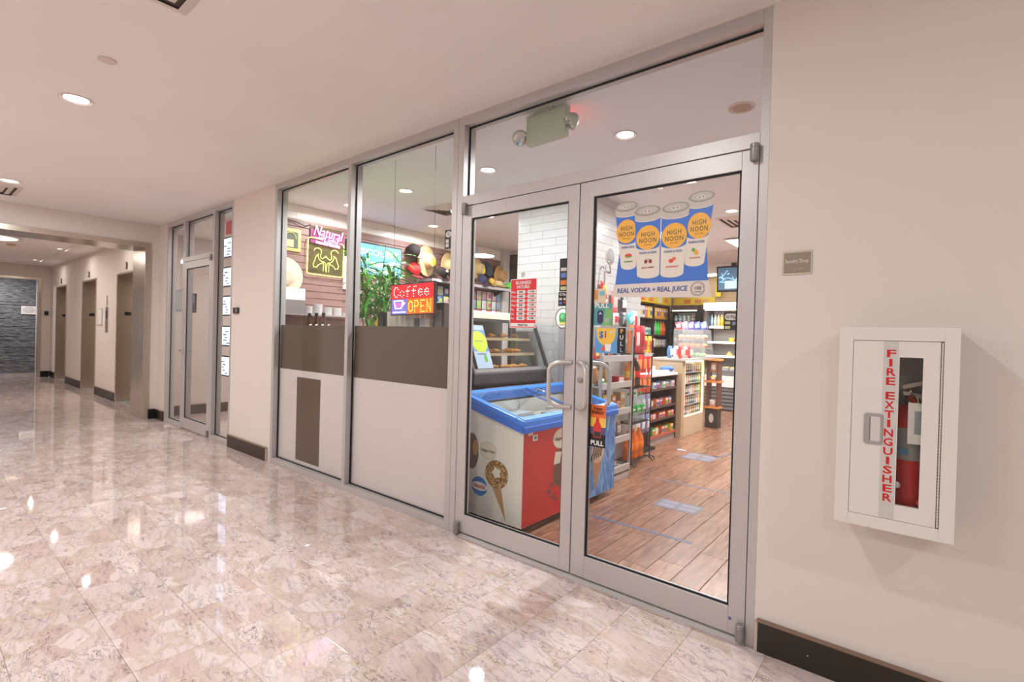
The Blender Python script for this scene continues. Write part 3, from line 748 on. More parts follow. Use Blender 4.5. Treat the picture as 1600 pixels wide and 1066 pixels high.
# ---- lift lobby things
NUM = M('bronze_numeral', (128, 112, 92), 0.35, metal=0.7)
for s, x, w in (('3', -10.42, 'nearest'), ('2', -13.06, 'middle'), ('1', -15.79, 'farthest')):
    t = thing('lift_number', 'bronze numeral %s mounted above the %s lift doorway' % (s, w), 'numeral', (x, 0.05, 2.345))
    text(s, 0.17, NUM, t, (0, -0.012, 0), name='numeral', bold=0.01, ext=0.01)
    d = downlight('small round lobby downlight in front of the %s lift' % w, {'3': -10.25, '2': -12.87, '1': -15.64}[s], -0.44, 2.78, 0.055, LOBBY_LAMP)
t = thing('notice_frame', 'white framed notice on the lobby wall between two lifts', 'notice', (-12.12, 0.05, 1.49))
MB().box(-0.14, -0.012, -0.16, 0.14, 0, 0.16).obj('frame', M('pale_notice_frame', (198, 188, 182), 0.4), t, bevel=0.002)
MB().box(-0.12, -0.014, -0.14, 0.12, -0.012, 0.14).obj('sheet', WHITEP, t)
t = thing('call_panel', 'tall steel lift call panel with buttons on the lobby wall', 'lift panel', (-11.65, 0.05, 1.44))
MB().box(-0.09, -0.01, -0.235, 0.09, 0, 0.235).obj('plate', STEEL, t, bevel=0.002)
MB().box(-0.05, -0.013, 0.02, 0.05, -0.01, 0.17).obj('screen', M('dark_panel_inset', (64, 56, 54), 0.4), t)
for zz in (-0.05, -0.11): MB().lathe([(0.016, 0), (0.016, -0.014), (0, -0.016)], 12, (0, 0, zz), axis='y').obj('button', CHROME, t, smooth=40)
t = tag(MB().box(-0.03, -0.008, -0.09, 0.03, 0, 0.09).obj('hall_lantern', STEEL, None, (-11.65, 0.05, 1.79), bevel=0.002), 'narrow steel lantern strip above the lift call panel', 'lift lantern')
for x, w in ((-10.995, 'nearest'), (-13.64, 'middle'), (-16.40, 'farthest')):
    t = thing('floor_plate', 'small dark floor marker plate inside the %s lift jamb' % w, 'sign', (x+0.03, 0.2, 1.55))
    MB().box(0, -0.045, -0.03, 0.004, 0.045, 0.03).obj('plate', BLACK, t)
    text('L', 0.04, CHROME, t, (0.0045, 0.02, 0), '+x')
t = tag(MB().box(-17.085, -0.075, 1.55, -17.06, 0.0, 1.65).obj('fire_alarm', BLACK, None), 'small black wall device at the far corner of the lift lobby', 'wall device')
t = thing('wall_notice', 'white paper notice on the far grey slate wall', 'notice', (-18.765, -0.155, 1.69))
MB().box(0, -0.155, -0.11, 0.004, 0.155, 0.11).obj('sheet', WHITEP, t)
mb = MB()
for k, w in enumerate((0.08, 0.12, 0.13, 0.10)): mb.box(0.004, -w, 0.065-k*0.04, 0.005, w, 0.077-k*0.04)
mb.obj('print', C(120, 116, 120), t)
t = thing('round_ceiling_light', 'large glowing round ceiling light in the lift lobby', 'ceiling light', (-12.0, -1.5, 2.78))
MB().lathe([(0.46, 0), (0.46, -0.03), (0.43, -0.035)], 32).obj('rim', WHITEP, t, smooth=40)
MB().lathe([(0.43, -0.03), (0.3, -0.05), (0, -0.055)], 32).obj('diffuser', G(255, 246, 238, 1.6), t, smooth=60)
area_lamp('lamp', (0, 0, -0.07), 36, 0.8, (1, 0.95, 0.88), parent=t)
t = tag(MB().lathe([(0.065, 0), (0.065, -0.02), (0.045, -0.035), (0, -0.037)], 20, sx=1.0).obj('smoke_detector', M('cream_detector', (206, 176, 140), 0.5), None, (-13.0, -1.09, 2.78), smooth=40), 'cream smoke detector on the lift lobby ceiling', 'smoke detector')
# ---- office things
rs = random.Random(5)
t = thing('display_cables', 'pair of thin steel cables holding the lit window cards', 'cable display', (-6.72, 0.2, 0))
for x in (-0.17, 0.17): MB().tube([(x, 0, 0.02), (x, 0, 2.72)], 0.003, 6).obj('cable', CHROME, t)
wd = ['topmost', 'second from the top', 'middle', 'fourth from the top', 'lowest']
for k, (za, zb) in enumerate(((2.225, 2.47), (1.865, 2.10), (1.57, 1.775+.03), (1.19, 1.40), (0.80, 1.01))):
    za, zb = [(2.215, 2.475), (1.85, 2.105), (1.49, 1.745), (1.11, 1.37), (0.735, 0.995)][k]
    t = thing('lit_card', 'backlit property card hanging in the office window, %s of five' % wd[k], 'lit card', (-6.72, 0.205, (za+zb)/2), group='lit cards in the office window')
    h = (zb-za)/2
    MB().box(-0.155, 0.0, -h, 0.155, 0.018, h).obj('frame', M('dark_card_frame', (70, 70, 76), 0.3), t, bevel=0.002)
    MB().box(-0.135, -0.003, -h+0.02, 0.135, 0.0, h-0.02).obj('lit_sheet', G(206, 222, 255, 2.6), t)
    mb = MB()
    for q in range(5):
        x = -0.12+rs.random()*0.13; z = -h+0.035+q*0.035
        mb.box(x, -0.004, z, x+0.05+rs.random()*0.07, -0.0032, z+0.014)
    mb.obj('print', C(110, 120, 140), t)
t = thing('hanging_panel', 'red sign panel hung from the office ceiling above the lit cards', 'sign', (-6.93, 0.32, 2.66))
MB().box(-0.17, 0, -0.10, 0.17, 0.01, 0.06).obj('sheet', C(225, 88, 88), t)  # plain red panel just under the office ceiling
t = thing('door_notice', 'grey printed sheet fixed on the office side window', 'notice', (-7.93, 0.066, 1.70))
MB().box(-0.17, 0, -0.155, 0.17, 0.003, 0.155).obj('sheet', C(168, 176, 182), t); MB().box(-0.14, -0.001, -0.12, 0.14, -0.0002, 0.12).obj('print', C(190, 194, 198), t)
t = thing('intercom', 'slim dark entry panel behind the office door glass', 'intercom', (-7.30, 0.028, 1.65))
MB().box(-0.05, 0, -0.125, 0.05, 0.02, 0.125).obj('body', C(90, 84, 86), t, bevel=0.003); MB().box(-0.03, -0.001, 0.0, 0.03, 0, 0.1).obj('screen', C(150, 150, 156), t)
# ---- posters and stickers on the glass
def sticker(name, label, cat, x0, z0, x1, z1, mat, y=0.0182, th=0.0006, r=0):
    t = thing(name, label, cat, ((x0+x1)/2, y, (z0+z1)/2))
    w, h = x1-x0, z1-z0
    (MB().prism(rrect(w, h, r), 'y', 0, th) if r else MB().box(-w/2, 0, -h/2, w/2, th, h/2)).obj('sheet', mat, t)
    return t, w, h
def patch(t, name, x0, z0, x1, z1, mat, lv=1):
    return MB().box(x0, -0.0003*lv-0.0002, z0, x1, -0.0003*lv+0.0001, z1).obj(name, mat, t)
def oval(t, name, x, z, rx, rz, mat, lv=1, a0=0, a1=2*PI, seg=28):
    return MB().disc(x, z, rx, rz, -0.0003*lv-0.0002, seg=seg, th=0.0003, a0=a0, a1=a1).obj(name, mat, t)
def shape(t, name, pts, mat, lv=1):
    return MB().prism(pts, 'y', -0.0003*lv-0.0002, -0.0003*lv+0.0001).obj(name, mat, t)
BLUE = M('poster_blue', (66, 116, 206), 0.4); SUN = M('poster_sun', (244, 180, 66), 0.4); CREAM = M('poster_cream', (226, 212, 204), 0.45)
SILV = M('poster_silver', (190, 182, 174), 0.4); SILD = M('poster_dark_silver', (140, 132, 128), 0.4); CANW = M('poster_can_white', (230, 220, 208), 0.45); NAVY = M('poster_navy', (44, 84, 160), 0.5); DINK = M('poster_grey_ink', (84, 82, 84), 0.5)
t = thing('drinks_poster', 'cut-out poster of four blue and white drink cans on the right door', 'poster', (-1.025, 0.0182, 1.54))
ox, oz = -1.025, 1.54
def R_(p): return (p[0]-ox, p[1]-oz)
# outline: banner, trapezoid and can silhouettes in one sheet
shape(t, 'banner', [R_(p) for p in ((-1.287, 1.552), (-0.767, 1.537), (-0.783, 1.618), (-1.271, 1.618))], CREAM, 0)
shape(t, 'blue_field', [R_(p) for p in ((-1.266, 1.618), (-0.786, 1.618), (-0.797, 1.80), (-1.245, 1.80))], BLUE, 1)
text('REAL VODKA + REAL JUICE', 0.034, NAVY, t, (-1.068-ox, -0.0012, 1.583-oz), bold=0.016, shear=0.08, width=0.37)
ring = MB()
for k in range(28):
    a, b = 2*PI*k/28, 2*PI*(k+0.8)/28
    for r in (0.0345, 0.029):
        ring.prism([(r*math.cos(a), r*math.sin(a)), (r*math.cos(b), r*math.sin(b)), ((r-.002)*math.cos(b), (r-.002)*math.sin(b)), ((r-.002)*math.cos(a), (r-.002)*math.sin(a))], 'y', -0.001, -0.0006)
ring.obj('stamp', DINK, t, (-0.833-ox, 0, 1.58-oz)); text('100', 0.024, DINK, t, (-0.833-ox, -0.0012, 1.582-oz), bold=0.01); text('CALORIES', 0.007, DINK, t, (-0.833-ox, -0.0012, 1.565-oz))
def poster_can(name, xt0, xt1, zt, xb0, xb1, zb, sun, lv, fruit, words):
    """drawn can: top ellipse, silver neck, blue upper half with a sun, white lower half"""
    cx = (xt0+xt1)/2; rw = (xt1-xt0)/2; b = (xb0+xb1)/2; bw = (xb1-xb0)/2
    def lerp(z): k = (zt-z)/(zt-zb); return cx+(b-cx)*k, rw+(bw-rw)*k
    def arc(z, sag, n=10, rev=False):
        c_, w_ = lerp(z); pts = [(c_-w_*math.cos(PI*i/n), z-sag*math.sin(PI*i/n)) for i in range(n+1)]
        return pts[::-1] if rev else pts
    def L(pts): return [R_(p) for p in pts]
    edge = [(p[0]-0.004 if p[0] < cx else p[0]+0.004, p[1]) for p in arc(zt, -0.022)[::1]]
    c0 = shape(t, 'can', L(arc(zb, 0.02) + [(p[0], p[1]) for p in arc(zt, -0.02, rev=True)]), CANW, lv)
    shape(c0, 'neck', L(arc(zt-0.036, 0.016) + arc(zt, 0.006, rev=True)), M('poster_neck', (200, 190, 180), 0.4), lv+1)
    z1, z2 = zt-0.040, zt-0.178
    shape(c0, 'blue_wrap', L(arc(z2, 0.02) + arc(z1, 0.016, rev=True)), BLUE, lv+1)
    c_, w_ = lerp(zt)
    MB().disc(c_-ox, zt-oz, w_*0.99, 0.026, -0.0003*(lv+2)-0.0002, th=0.0003).obj('lid', M('poster_lid_rim', (158, 150, 144), 0.4), c0)
    MB().disc(c_-ox, zt+0.001-oz, w_*0.82, 0.019, -0.0003*(lv+3)-0.0002, th=0.0003).obj('lid_panel', M('poster_lid', (192, 184, 176), 0.4), c0)
    MB().disc(c_-ox, zt-0.002-oz, w_*0.34, 0.0085, -0.0003*(lv+4)-0.0002, th=0.0003).obj('pull_tab', M('poster_tab', (214, 206, 198), 0.4), c0)
    for dx in (-0.13, 0.13): MB().disc(c_+w_*dx-ox, zt-0.002-oz, w_*0.08, 0.004, -0.0003*(lv+5)-0.0002, th=0.0003, seg=10).obj('tab_hole', SILD, c0)
    MB().disc(sun[0]-ox, sun[1]-oz, w_*0.9, 0.062, -0.0003*(lv+2)-0.0002, th=0.0003).obj('sun', SUN, c0)
    y = -0.0003*(lv+4)
    text('HIGH\nNOON', 0.034, DINK, c0, (sun[0]-ox, y, sun[1]-oz), bold=0.002, width=w_*1.3, spacing=1.2)
    text('SUN SIPS', 0.009, C(150, 110, 60), c0, (sun[0]-ox, y, sun[1]-0.037-oz), spacing=1.2)
    cc, ww = lerp(zt-0.215)
    text('VODKA & SODA', 0.016, NAVY, c0, (cc-ox, y, zt-0.213-oz), bold=0.01, width=ww*1.5)
    cc, ww = lerp(zt-0.285)
    text(words, 0.011, fruit[0], c0, (cc-ox, y, zt-0.288-oz), bold=0.012, width=ww*1.1)
    for q, (dx, dz, rx, rz, m) in enumerate(fruit[1]):
        MB().disc(cc-ox+dx, zt-0.257-oz+dz, rx, rz, y-0.0003*q, th=0.0003, seg=16).obj('fruit', m, c0)
GRN = C(96, 176, 60); CHR = C(150, 36, 44); ORG = C(232, 110, 60); RDF = C(226, 74, 60)
poster_can('can_a', -1.279, -1.150, 2.022, -1.236, -1.150, 1.712, (-1.209, 1.892), 2, (GRN, [(0, 0, 0.02, 0.011, RDF), (0.004, -0.006, 0.016, 0.004, GRN)]), 'WATERMELON')
poster_can('can_d', -0.889, -0.765, 2.015, -0.899, -0.806, 1.706, (-0.834, 1.878), 2, (C(214, 140, 60), [(-0.008, 0.008, 0.009, 0.009, GRN), (0.006, -0.006, 0.011, 0.012, C(240, 170, 70))]), 'PINEAPPLE')
poster_can('can_b', -1.166, -1.026, 1.984, -1.143, -1.024, 1.661, (-1.090, 1.848), 7, (CHR, [(-0.012, 0, 0.009, 0.010, CHR), (0.012, 0, 0.009, 0.010, CHR), (0, 0.012, 0.008, 0.002, GRN)]), 'BLACK CHERRY')
poster_can('can_c', -1.020, -0.881, 1.980, -1.019, -0.903, 1.659, (-0.954, 1.844), 7, (RDF, [(-0.006, -0.002, 0.013, 0.010, RDF), (0.009, 0.008, 0.010, 0.008, ORG)]), 'GRAPEFRUIT')
# business hours board with suction hook
t, w, h = sticker('hours_sign', 'red and white business hours sign hanging on the left door', 'sign', -1.982, 1.382, -1.780, 1.682, WHITE, 0.0165, 0.0016, 0.008)
t['label'] = 'red and white business hours sign hanging on the left door'
shape(t, 'red_field', rrect(w-0.008, h-0.008, 0.006), M('hours_red', (226, 40, 50), 0.4), 0)
text('BUSINESS\nHOURS:', 0.028, WHITE, t, (0, -0.0012, 0.112), bold=0.02, width=0.115)
for k, (dname, a, b_) in enumerate((('Mon.', '8:00', '11:00'), ('Tues.', '8:00', '11:00'), ('Wed.', '8:00', '11:00'), ('Thur.', '8:00', '11:00'), ('Fri.', '8:00', '11:00'), ('Sat.', '8:00', '11:00'), ('Sun.', '8:00', '11:00'))):
    z = 0.069-k*0.0265
    text(dname, 0.019, WHITE, t, (-0.093, -0.0012, z), bold=0.012, align='LEFT')
    patch(t, 'time_slot', -0.047, z-0.0105, 0.014, z+0.0105, WHITE, 1); patch(t, 'time_slot', 0.034, z-0.0105, 0.095, z+0.0105, WHITE, 1)
    patch(t, 'dash', 0.019, z-0.002, 0.029, z+0.002, WHITE, 1)
    text(a, 0.017, INK, t, (-0.0165, -0.0014, z), bold=0.01); text(b_, 0.017, INK, t, (0.0645, -0.0014, z), bold=0.01)
patch(t, 'footer', -0.093, -0.1405, 0.093, -0.1195, WHITE, 1)
text('Thank You', 0.017, INK, t, (0, -0.0014, -0.130), shear=0.2, bold=0.01)
s = thing('suction_hook', 'clear suction cup holding up the business hours sign', 'suction cup', (-1.887, 0.0185, 1.708))
MB().lathe([(0.017, 0), (0.015, -0.003), (0.006, -0.006), (0.004, -0.012), (0, -0.012)], 16, axis='y').obj('cup', plastic_clear('clear_suction_plastic', (200, 196, 192), 0.2, 0.45), s, smooth=50)
MB().tube([(0, -0.008, -0.004), (0, -0.012, -0.014), (0, -0.006, -0.022)], 0.0015, 6).obj('hook', CHROME, s)
# payment stickers
def pay_sticker(label, x0, z0, x1, z1, rows, mat, head=None, hw=None):
    t, w, h = sticker('payment_sticker', label, 'sticker', x0, z0, x1, z1, mat, 0.0182, 0.0005)
    for n, (fx, fz, fw, fh, c) in enumerate(rows):
        patch(t, 'card_logo', (fx-0.5)*w, (fz-0.5)*h, (fx-0.5+fw)*w, (fz-0.5+fh)*h, c)
    if head: text(head[0], head[1], head[2], t, ((head[3]-0.5)*w, -0.0012, (head[4]-0.5)*h), bold=0.015, width=hw)
    return t
DK = M('dark_sticker', (52, 48, 46), 0.45); PALE = C(214, 208, 200); BLU = C(96, 130, 200); MCO = C(234, 130, 60); GLD = C(200, 200, 150)
pay_sticker('tall dark payment logo strip at the inner edge of the left door', -1.621, 1.594, -1.561, 1.782, [(0.12, 0.62, 0.76, 0.10, PALE), (0.15, 0.42, 0.6, 0.14, BLU), (0.12, 0.20, 0.76, 0.14, MCO), (0.15, 0.05, 0.7, 0.1, GLD)], DK)
t = pay_sticker('small black payment sticker directly below the tall dark logo strip', -1.625, 1.511, -1.561, 1.591, [(0.1, 0.42, 0.3, 0.16, PALE), (0.55, 0.42, 0.3, 0.16, PALE), (0.1, 0.12, 0.3, 0.18, BLU), (0.55, 0.2, 0.3, 0.14, C(190, 60, 50))], BLACK, ('G Pay', 0.02, WHITE, 0.5, 0.82))
t = pay_sticker('small dark payment sticker high on the window beside the left door', -2.588, 1.922, -2.515, 2.054, [(0.15, 0.10, 0.4, 0.18, PALE), (0.15, 0.32, 0.4, 0.18, PALE)], DK)
oval(t, 'logo_ring', 0.0, 0.035, 0.028, 0.022, PALE); text('G', 0.03, DINK, t, (0, -0.0012, 0.035))
t = pay_sticker('dark payment sticker with pale oval at the right edge of the right door', -0.709, 1.386, -0.645, 1.467, [(0.08, 0.32, 0.36, 0.16, GLD), (0.08, 0.06, 0.36, 0.16, GLD), (0.58, 0.28, 0.3, 0.18, C(150, 150, 190))], DK)
shape(t, 'logo_pill', rrect(0.056, 0.03, 0.014, 5, 0, 0.019), PALE, 1); text('G Pay', 0.019, DINK, t, (0, -0.0012, 0.019), bold=0.01)
# pull stickers and adverts
t, w, h = sticker('pull_sticker', 'green and teal PULL advert sticker with a dark bottle shape', 'sticker', -1.396, 1.402, -1.280, 1.522, M('teal_sticker', (86, 158, 158), 0.4))
shape(t, 'green_corner', [(0.0, -0.06), (0.058, -0.06), (0.058, 0.03), (0.02, 0.03)], C(120, 186, 110)); text('PULL', 0.034, WHITE, t, (-0.004, -0.0012, 0.045), bold=0.03, width=0.086)
shape(t, 'bottle_shape', rrect(0.036, 0.074, 0.014, 5, -0.012, -0.014), M('sticker_navy', (52, 52, 96), 0.4), 2); shape(t, 'bottle_mark', [(-0.022, 0.0), (-0.002, 0.0), (-0.012, 0.014)], C(190, 200, 220), 3)
patch(t, 'code_square', 0.016, -0.045, 0.042, -0.018, C(170, 180, 176), 2)
t, w, h = sticker('price_sticker', 'blue and yellow advert sticker showing a dollar price', 'sticker', -1.378, 1.254, -1.246, 1.389, M('sticker_sky', (92, 160, 220), 0.4))
shape(t, 'yellow_sun', [(-0.06, 0.0665)] + [(0.0-0.058*math.cos(PI*i/14), 0.045-0.072*math.sin(PI*i/14)) for i in range(15)] + [(0.06, 0.0665)], M('sticker_yellow', (246, 196, 76), 0.4), 1)
text('$1', 0.05, M('sticker_blue_text', (50, 96, 190), 0.4), t, (-0.016, -0.0018, 0.030), bold=0.02)
text('OFF', 0.018, WHITE, t, (0.036, -0.0018, 0.045), bold=0.02)
shape(t, 'cup_shape', [(-0.002, -0.058), (0.028, -0.058), (0.034, -0.018), (-0.006, -0.018)], WHITE, 3); shape(t, 'cup_tag', [(-0.03, -0.05), (-0.004, -0.058), (-0.008, -0.02)], C(226, 96, 70), 3)
t, w, h = sticker('pull_strip', 'black vertical PULL sticker beside the dollar price sticker', 'sticker', -1.243, 1.256, -1.198, 1.389, BLACK)
for k, (ch, m) in enumerate(zip('PULL', (SUN, CREAM, C(170, 214, 236), C(120, 180, 220)))):
    text(ch, 0.031, m, t, (0, -0.0012, 0.049-k*0.0325), bold=0.03, name='letter')
t, w, h = sticker('energy_sticker', 'orange and black PULL sticker with a red bottle below the door handle', 'sticker', -1.398, 0.745, -1.298, 0.972, M('sticker_orange', (236, 110, 44), 0.4))
patch(t, 'yellow_band', -0.05, -0.005, 0.05, 0.045, M('sticker_yellow')); patch(t, 'dusk_band', -0.05, -0.045, 0.05, -0.005, C(90, 80, 120)); patch(t, 'black_band', -0.05, -0.1135, 0.05, -0.045, BLACK)
text('5-hour\nENERGY', 0.024, INK, t, (0.0, -0.0014, 0.083), bold=0.02, width=0.075, shear=0.15)
shape(t, 'bottle_shape', [(-0.022, -0.062), (0.022, -0.062), (0.024, 0.0), (0.01, 0.026), (0.01, 0.045), (-0.01, 0.045), (-0.01, 0.026), (-0.024, 0.0)], C(214, 50, 50), 3); patch(t, 'bottle_base', -0.02, -0.058, 0.02, -0.03, DK, 4)
text('PULL', 0.034, WHITE, t, (0, -0.0014, -0.093), bold=0.03, width=0.078)
t, w, h = sticker('scratch_sign', 'small orange and white sticker above the green PULL sticker', 'sticker', -1.396, 1.525, -1.32, 1.60, C(222, 206, 176))
patch(t, 'print', -0.034, -0.02, -0.008, 0.03, C(220, 150, 100)); patch(t, 'print', 0.0, 0.0, 0.03, 0.024, C(120, 190, 200))
# ================================================================== SHOP THINGS
# ---- ceiling
rows = ['nearest the glass', 'in the second row from the glass', 'in the third row from the glass', 'in the fourth row from the glass', 'in the fifth row from the glass', 'in the farthest row']
vis = {(-1.635, 0): 'above the right door', (-2.92, 0): 'above the left door', (-4.02, 0): 'seen through the middle window', (-4.03, 1): 'above the pastry case', (-1.63, 1): 'beside the drinks poster top', (-1.64, 2): 'right of the drinks poster', (-2.92, 2): 'near the tiled column', (-4.9, 1): 'near the slatted hat wall', (-5.0, 0): 'over the neon sign', (-4.02, 2): 'over the hat shelf'}
for j, y in enumerate((0.80, 2.04, 3.30, 4.5, 5.9, 7.2)):
    for x in (-5.0, -4.02, -2.92, -1.635):
        if (j > 2 and x < -3) or (j == 2 and x < -4.5): continue
        key = (x, j)
        if x == -4.02 and j == 1: key = (-4.03, 1)
        if x == -5.0 and j == 1: key = (-4.9, 1)
        if x == -1.635 and j == 1: key = (-1.63, 1)
        if x == -1.635 and j == 2: key = (-1.64, 2)
        if key in vis:
            downlight('round shop downlight %s, %s' % (vis[key], rows[j]), x, y, SZ, 0.078, SHOP_LAMP, lens=G(255, 250, 244, 7))
        else:
            area_lamp('shop_lamp', (x, y, SZ-0.02), **SHOP_LAMP)
t = thing('downlight', 'unlit recessed downlight with ribbed chrome bowl above the right door', 'ceiling light', (-0.885, 0.83, SZ))
MB().lathe([(0.078, 0), (0.078, -0.006), (0.07, -0.008), (0.062, 0.0)], 28).obj('trim_ring', M('white_lamp_trim'), t, smooth=40)
mb = MB()
mb.lathe([(0.064, -0.0045), (0.04, -0.0015), (0, -0.001)], 28); mb.obj('reflector', M('pale_reflector', (206, 200, 196), 0.25, metal=0.6), t, smooth=60)
mb = MB()
for k in range(-3, 4): mb.box(-0.05, k*0.017-0.002, -0.006, 0.05, k*0.017+0.002, -0.002)
mb.obj('baffle', M('bronze_reflection_tint', (176, 156, 124), 0.3, metal=0.5), t)  # bars coloured bronze to stand for reflections in the chrome bowl
diffuser('small square ceiling vent above the middle shop window', -4.45, 1.35, -3.97, 1.75, SZ)
diffuser('square ceiling vent right of the drinks poster', -1.9, 3.53, -1.3, 4.13, SZ)
t = thing('ceiling_panel_light', 'square ceiling panel light at the right edge of the right door', 'ceiling light', (-1.84, 5.08, SZ-0.013))
MB().box(-0.31, -0.31, -0.012, 0.31, 0.31, 0).obj('frame', WHITEP, t); MB().box(-0.29, -0.29, -0.014, 0.29, 0.29, -0.0122).obj('diffuser', G(255, 252, 248, 9), t)
area_lamp('lamp', (0, 0, -0.03), 40, 0.55, (1, 0.97, 0.95), 'SQUARE', parent=t)
t = thing('ceiling_panel_light', 'small bright ceiling panel light far back beside the hanging screen', 'ceiling light', (-3.5, 8.3, SZ-0.013))
MB().box(-0.2, -0.12, -0.012, 0.2, 0.12, 0).obj('frame', WHITEP, t); MB().box(-0.19, -0.11, -0.03, 0.19, 0.11, -0.0122).obj('diffuser', G(255, 252, 248, 9), t)
# exit sign seen from behind
t = thing('exit_sign', 'pale green back of an exit sign with two lamp heads inside the transom', 'exit sign', (-1.845, 0.17, 2.55), (0, 0, math.radians(-3)))
EXB = M('pale_green_sign_case', (190, 194, 176), 0.5)
MB().box(-0.155, -0.025, 0, 0.155, 0.025, 0.185).obj('case', EXB, t, bevel=0.004)
MB().box(-0.09, -0.03, 0.185, 0.06, 0.03, 0.20).obj('canopy', EXB, t, bevel=0.003)
MB().box(-0.14, 0.0255, 0.02, 0.14, 0.028, 0.165).obj('lit_face', G(255, 60, 50, 3), t)
for sx in (-1, 1):
    hd = MB().tube([(sx*0.155, 0, 0.06), (sx*0.185, 0, 0.07), (sx*0.215, -0.005, 0.085)], 0.011, 8).obj('lamp_arm', EXB, t, smooth=50)
    MB().lathe([(0.018, 0), (0.04, 0.025), (0.053, 0.058), (0.050, 0.07)], 16).obj('lamp_head', EXB, t, (sx*0.225, -0.005, 0.10), (math.radians(150), sx*math.radians(35), 0), smooth=50)
    MB().lathe([(0.049, 0.068), (0.025, 0.075), (0, 0.077)], 16).obj('lamp_lens', CHROME, t, (sx*0.225, -0.005, 0.10), (math.radians(150), sx*math.radians(35), 0))
# ---- ice cream freezer
FBLUE = M('freezer_blue_plastic', (58, 136, 236), 0.3); FLT = M('freezer_light_blue', (120, 170, 236), 0.3); FRED = M('freezer_red_wrap', (206, 34, 34), 0.3, noise=0.08, nscale=5)
FCREAM = M('freezer_cream_wrap', (238, 230, 220), 0.3, noise=0.05, nscale=3)
t = thing('ice_cream_freezer', 'chest freezer with blue sloping rim and ice cream wraps behind the left door', 'freezer', (-2.315, 0.885, 0))
# local frame: x -0.295..0.295, y -0.645..0.645 ; slopes down towards +x
def ztop(x): return 0.775 - (x-0.295)*0.24
body = MB().prism([(-0.29, 0.055), (0.29, 0.055), (0.29, 0.70), (-0.29, 0.82)], 'y', -0.64, -0.61).prism([(-0.29, 0.055), (0.29, 0.055), (0.29, 0.70), (-0.29, 0.82)], 'y', 0.61, 0.64).box(-0.29, -0.61, 0.055, -0.25, 0.61, 0.815).box(0.25, -0.61, 0.055, 0.29, 0.61, 0.70).box(-0.25, -0.61, 0.055, 0.25, 0.61, 0.50).obj('body', FCREAM, t)
MB().box(0.2905, -0.638, 0.058, 0.293, 0.02, 0.70).obj('red_wrap', FRED, t)
def wave_mat():
    m, nt, b, N, link = node_mat('freezer_blue_splash_wrap')
    tc = N('ShaderNodeTexCoord'); n = N('ShaderNodeTexNoise', Scale=4.0, Detail=5.0, Distortion=2.0); mp = N('ShaderNodeMapping'); mp.inputs['Rotation'].default_value = (0.7, 0, 0); mp.inputs['Scale'].default_value = (1, 3, 1)
    link(tc.outputs['Object'], mp.inputs['Vector']); link(mp.outputs[0], n.inputs['Vector'])
    r = ramp(N, [(0.3, (36, 96, 176)), (0.5, (86, 152, 220)), (0.66, (150, 200, 240)), (0.74, (240, 246, 250))]); link(n.outputs['Fac'], r.inputs[0])
    link(r.outputs[0], b.inputs['Base Color']); b.inputs['Roughness'].default_value = 0.3; return m
MB().box(0.2905, 0.02, 0.058, 0.293, 0.638, 0.70).obj('blue_wrap', wave_mat(), t)
# blue rim: four bars following the slope, outer skirt and inner lip
def bar(name, xa, xb, ya, yb, m, drop=0.075, up=0.0):
    return MB().add([(xa,ya,ztop(xa)-drop),(xb,ya,ztop(xb)-drop),(xb,yb,ztop(xb)-drop),(xa,yb,ztop(xa)-drop),(xa,ya,ztop(xa)+up),(xb,ya,ztop(xb)+up),(xb,yb,ztop(xb)+up),(xa,yb,ztop(xa)+up)],
        [(0,3,2,1),(4,5,6,7),(0,1,5,4),(1,2,6,5),(2,3,7,6),(3,0,4,7)]).obj(name, m, t, bevel=0.008)
bar('rim', 0.235, 0.305, -0.655, 0.655, FBLUE); bar('rim', -0.305, -0.245, -0.655, 0.655, FBLUE)
bar('rim', -0.245, 0.235, -0.655, -0.60, FBLUE); bar('rim', -0.245, 0.235, 0.60, 0.655, FBLUE)
bar('rim_highlight', 0.25, 0.30, -0.64, 0.64, FLT, -0.002, 0.006); bar('skirt', 0.296, 0.31, -0.66, 0.66, M('freezer_deep_blue', (36, 108, 214), 0.35), 0.085, -0.04)
bar('skirt', -0.305, 0.296, -0.662, -0.655, M('freezer_deep_blue'), 0.085, -0.03)
for n, (ya, yb, dz) in enumerate(((-0.60, 0.06, 0.004), (-0.02, 0.60, -0.006))):
    bar('lid_pane', -0.245, 0.235, ya, yb, GLASSC, 0.004-dz, dz)
    e = yb if n == 0 else ya
    bar('lid_edge', -0.24, 0.23, e-0.008, e+0.008, M('freezer_deep_blue'), 0.008-dz, dz+0.004)
MB().tube([(-0.12, 0.03, ztop(-0.12)+0.012), (-0.12, 0.07, ztop(-0.12)+0.03), (0.02, 0.07, ztop(0.02)+0.03), (0.02, 0.03, ztop(0.02)+0.012)], 0.005, 8).obj('lid_handle', CHROME, t, smooth=50)
MB().box(-0.25, -0.61, 0.50, 0.25, 0.61, 0.60).obj('tub_floor', C(206, 204, 200), t)
rs = random.Random(4); k = 0
for a in range(4):
    for b in range(3):
        q = tag(MB().box(-0.062, -0.12, 0, 0.062, 0.12, 0.1).obj('ice_cream_carton', C(*rs.choice([(214, 206, 196), (196, 190, 186), (206, 186, 170), (188, 196, 200)])), None, (-2.315-0.15+b*0.15, 0.885-0.43+a*0.285, 0.601+0.03*((a+b)%2)), (0, 0, rs.uniform(-.15, .15))),
            'pale ice cream carton inside the glass-topped freezer', 'carton', 'ice cream cartons in the freezer')
for sx in (-0.22, 0.22):
    for sy in (-0.55, 0.45):
        c = MB().lathe([(0.026, -0.014), (0.028, -0.01), (0.028, 0.01), (0.026, 0.014)], 14, (sx, sy, 0.028), axis='x').box(sx-0.02, sy-0.015, 0.03, sx+0.02, sy+0.015, 0.057).obj('castor', BLACK, t)
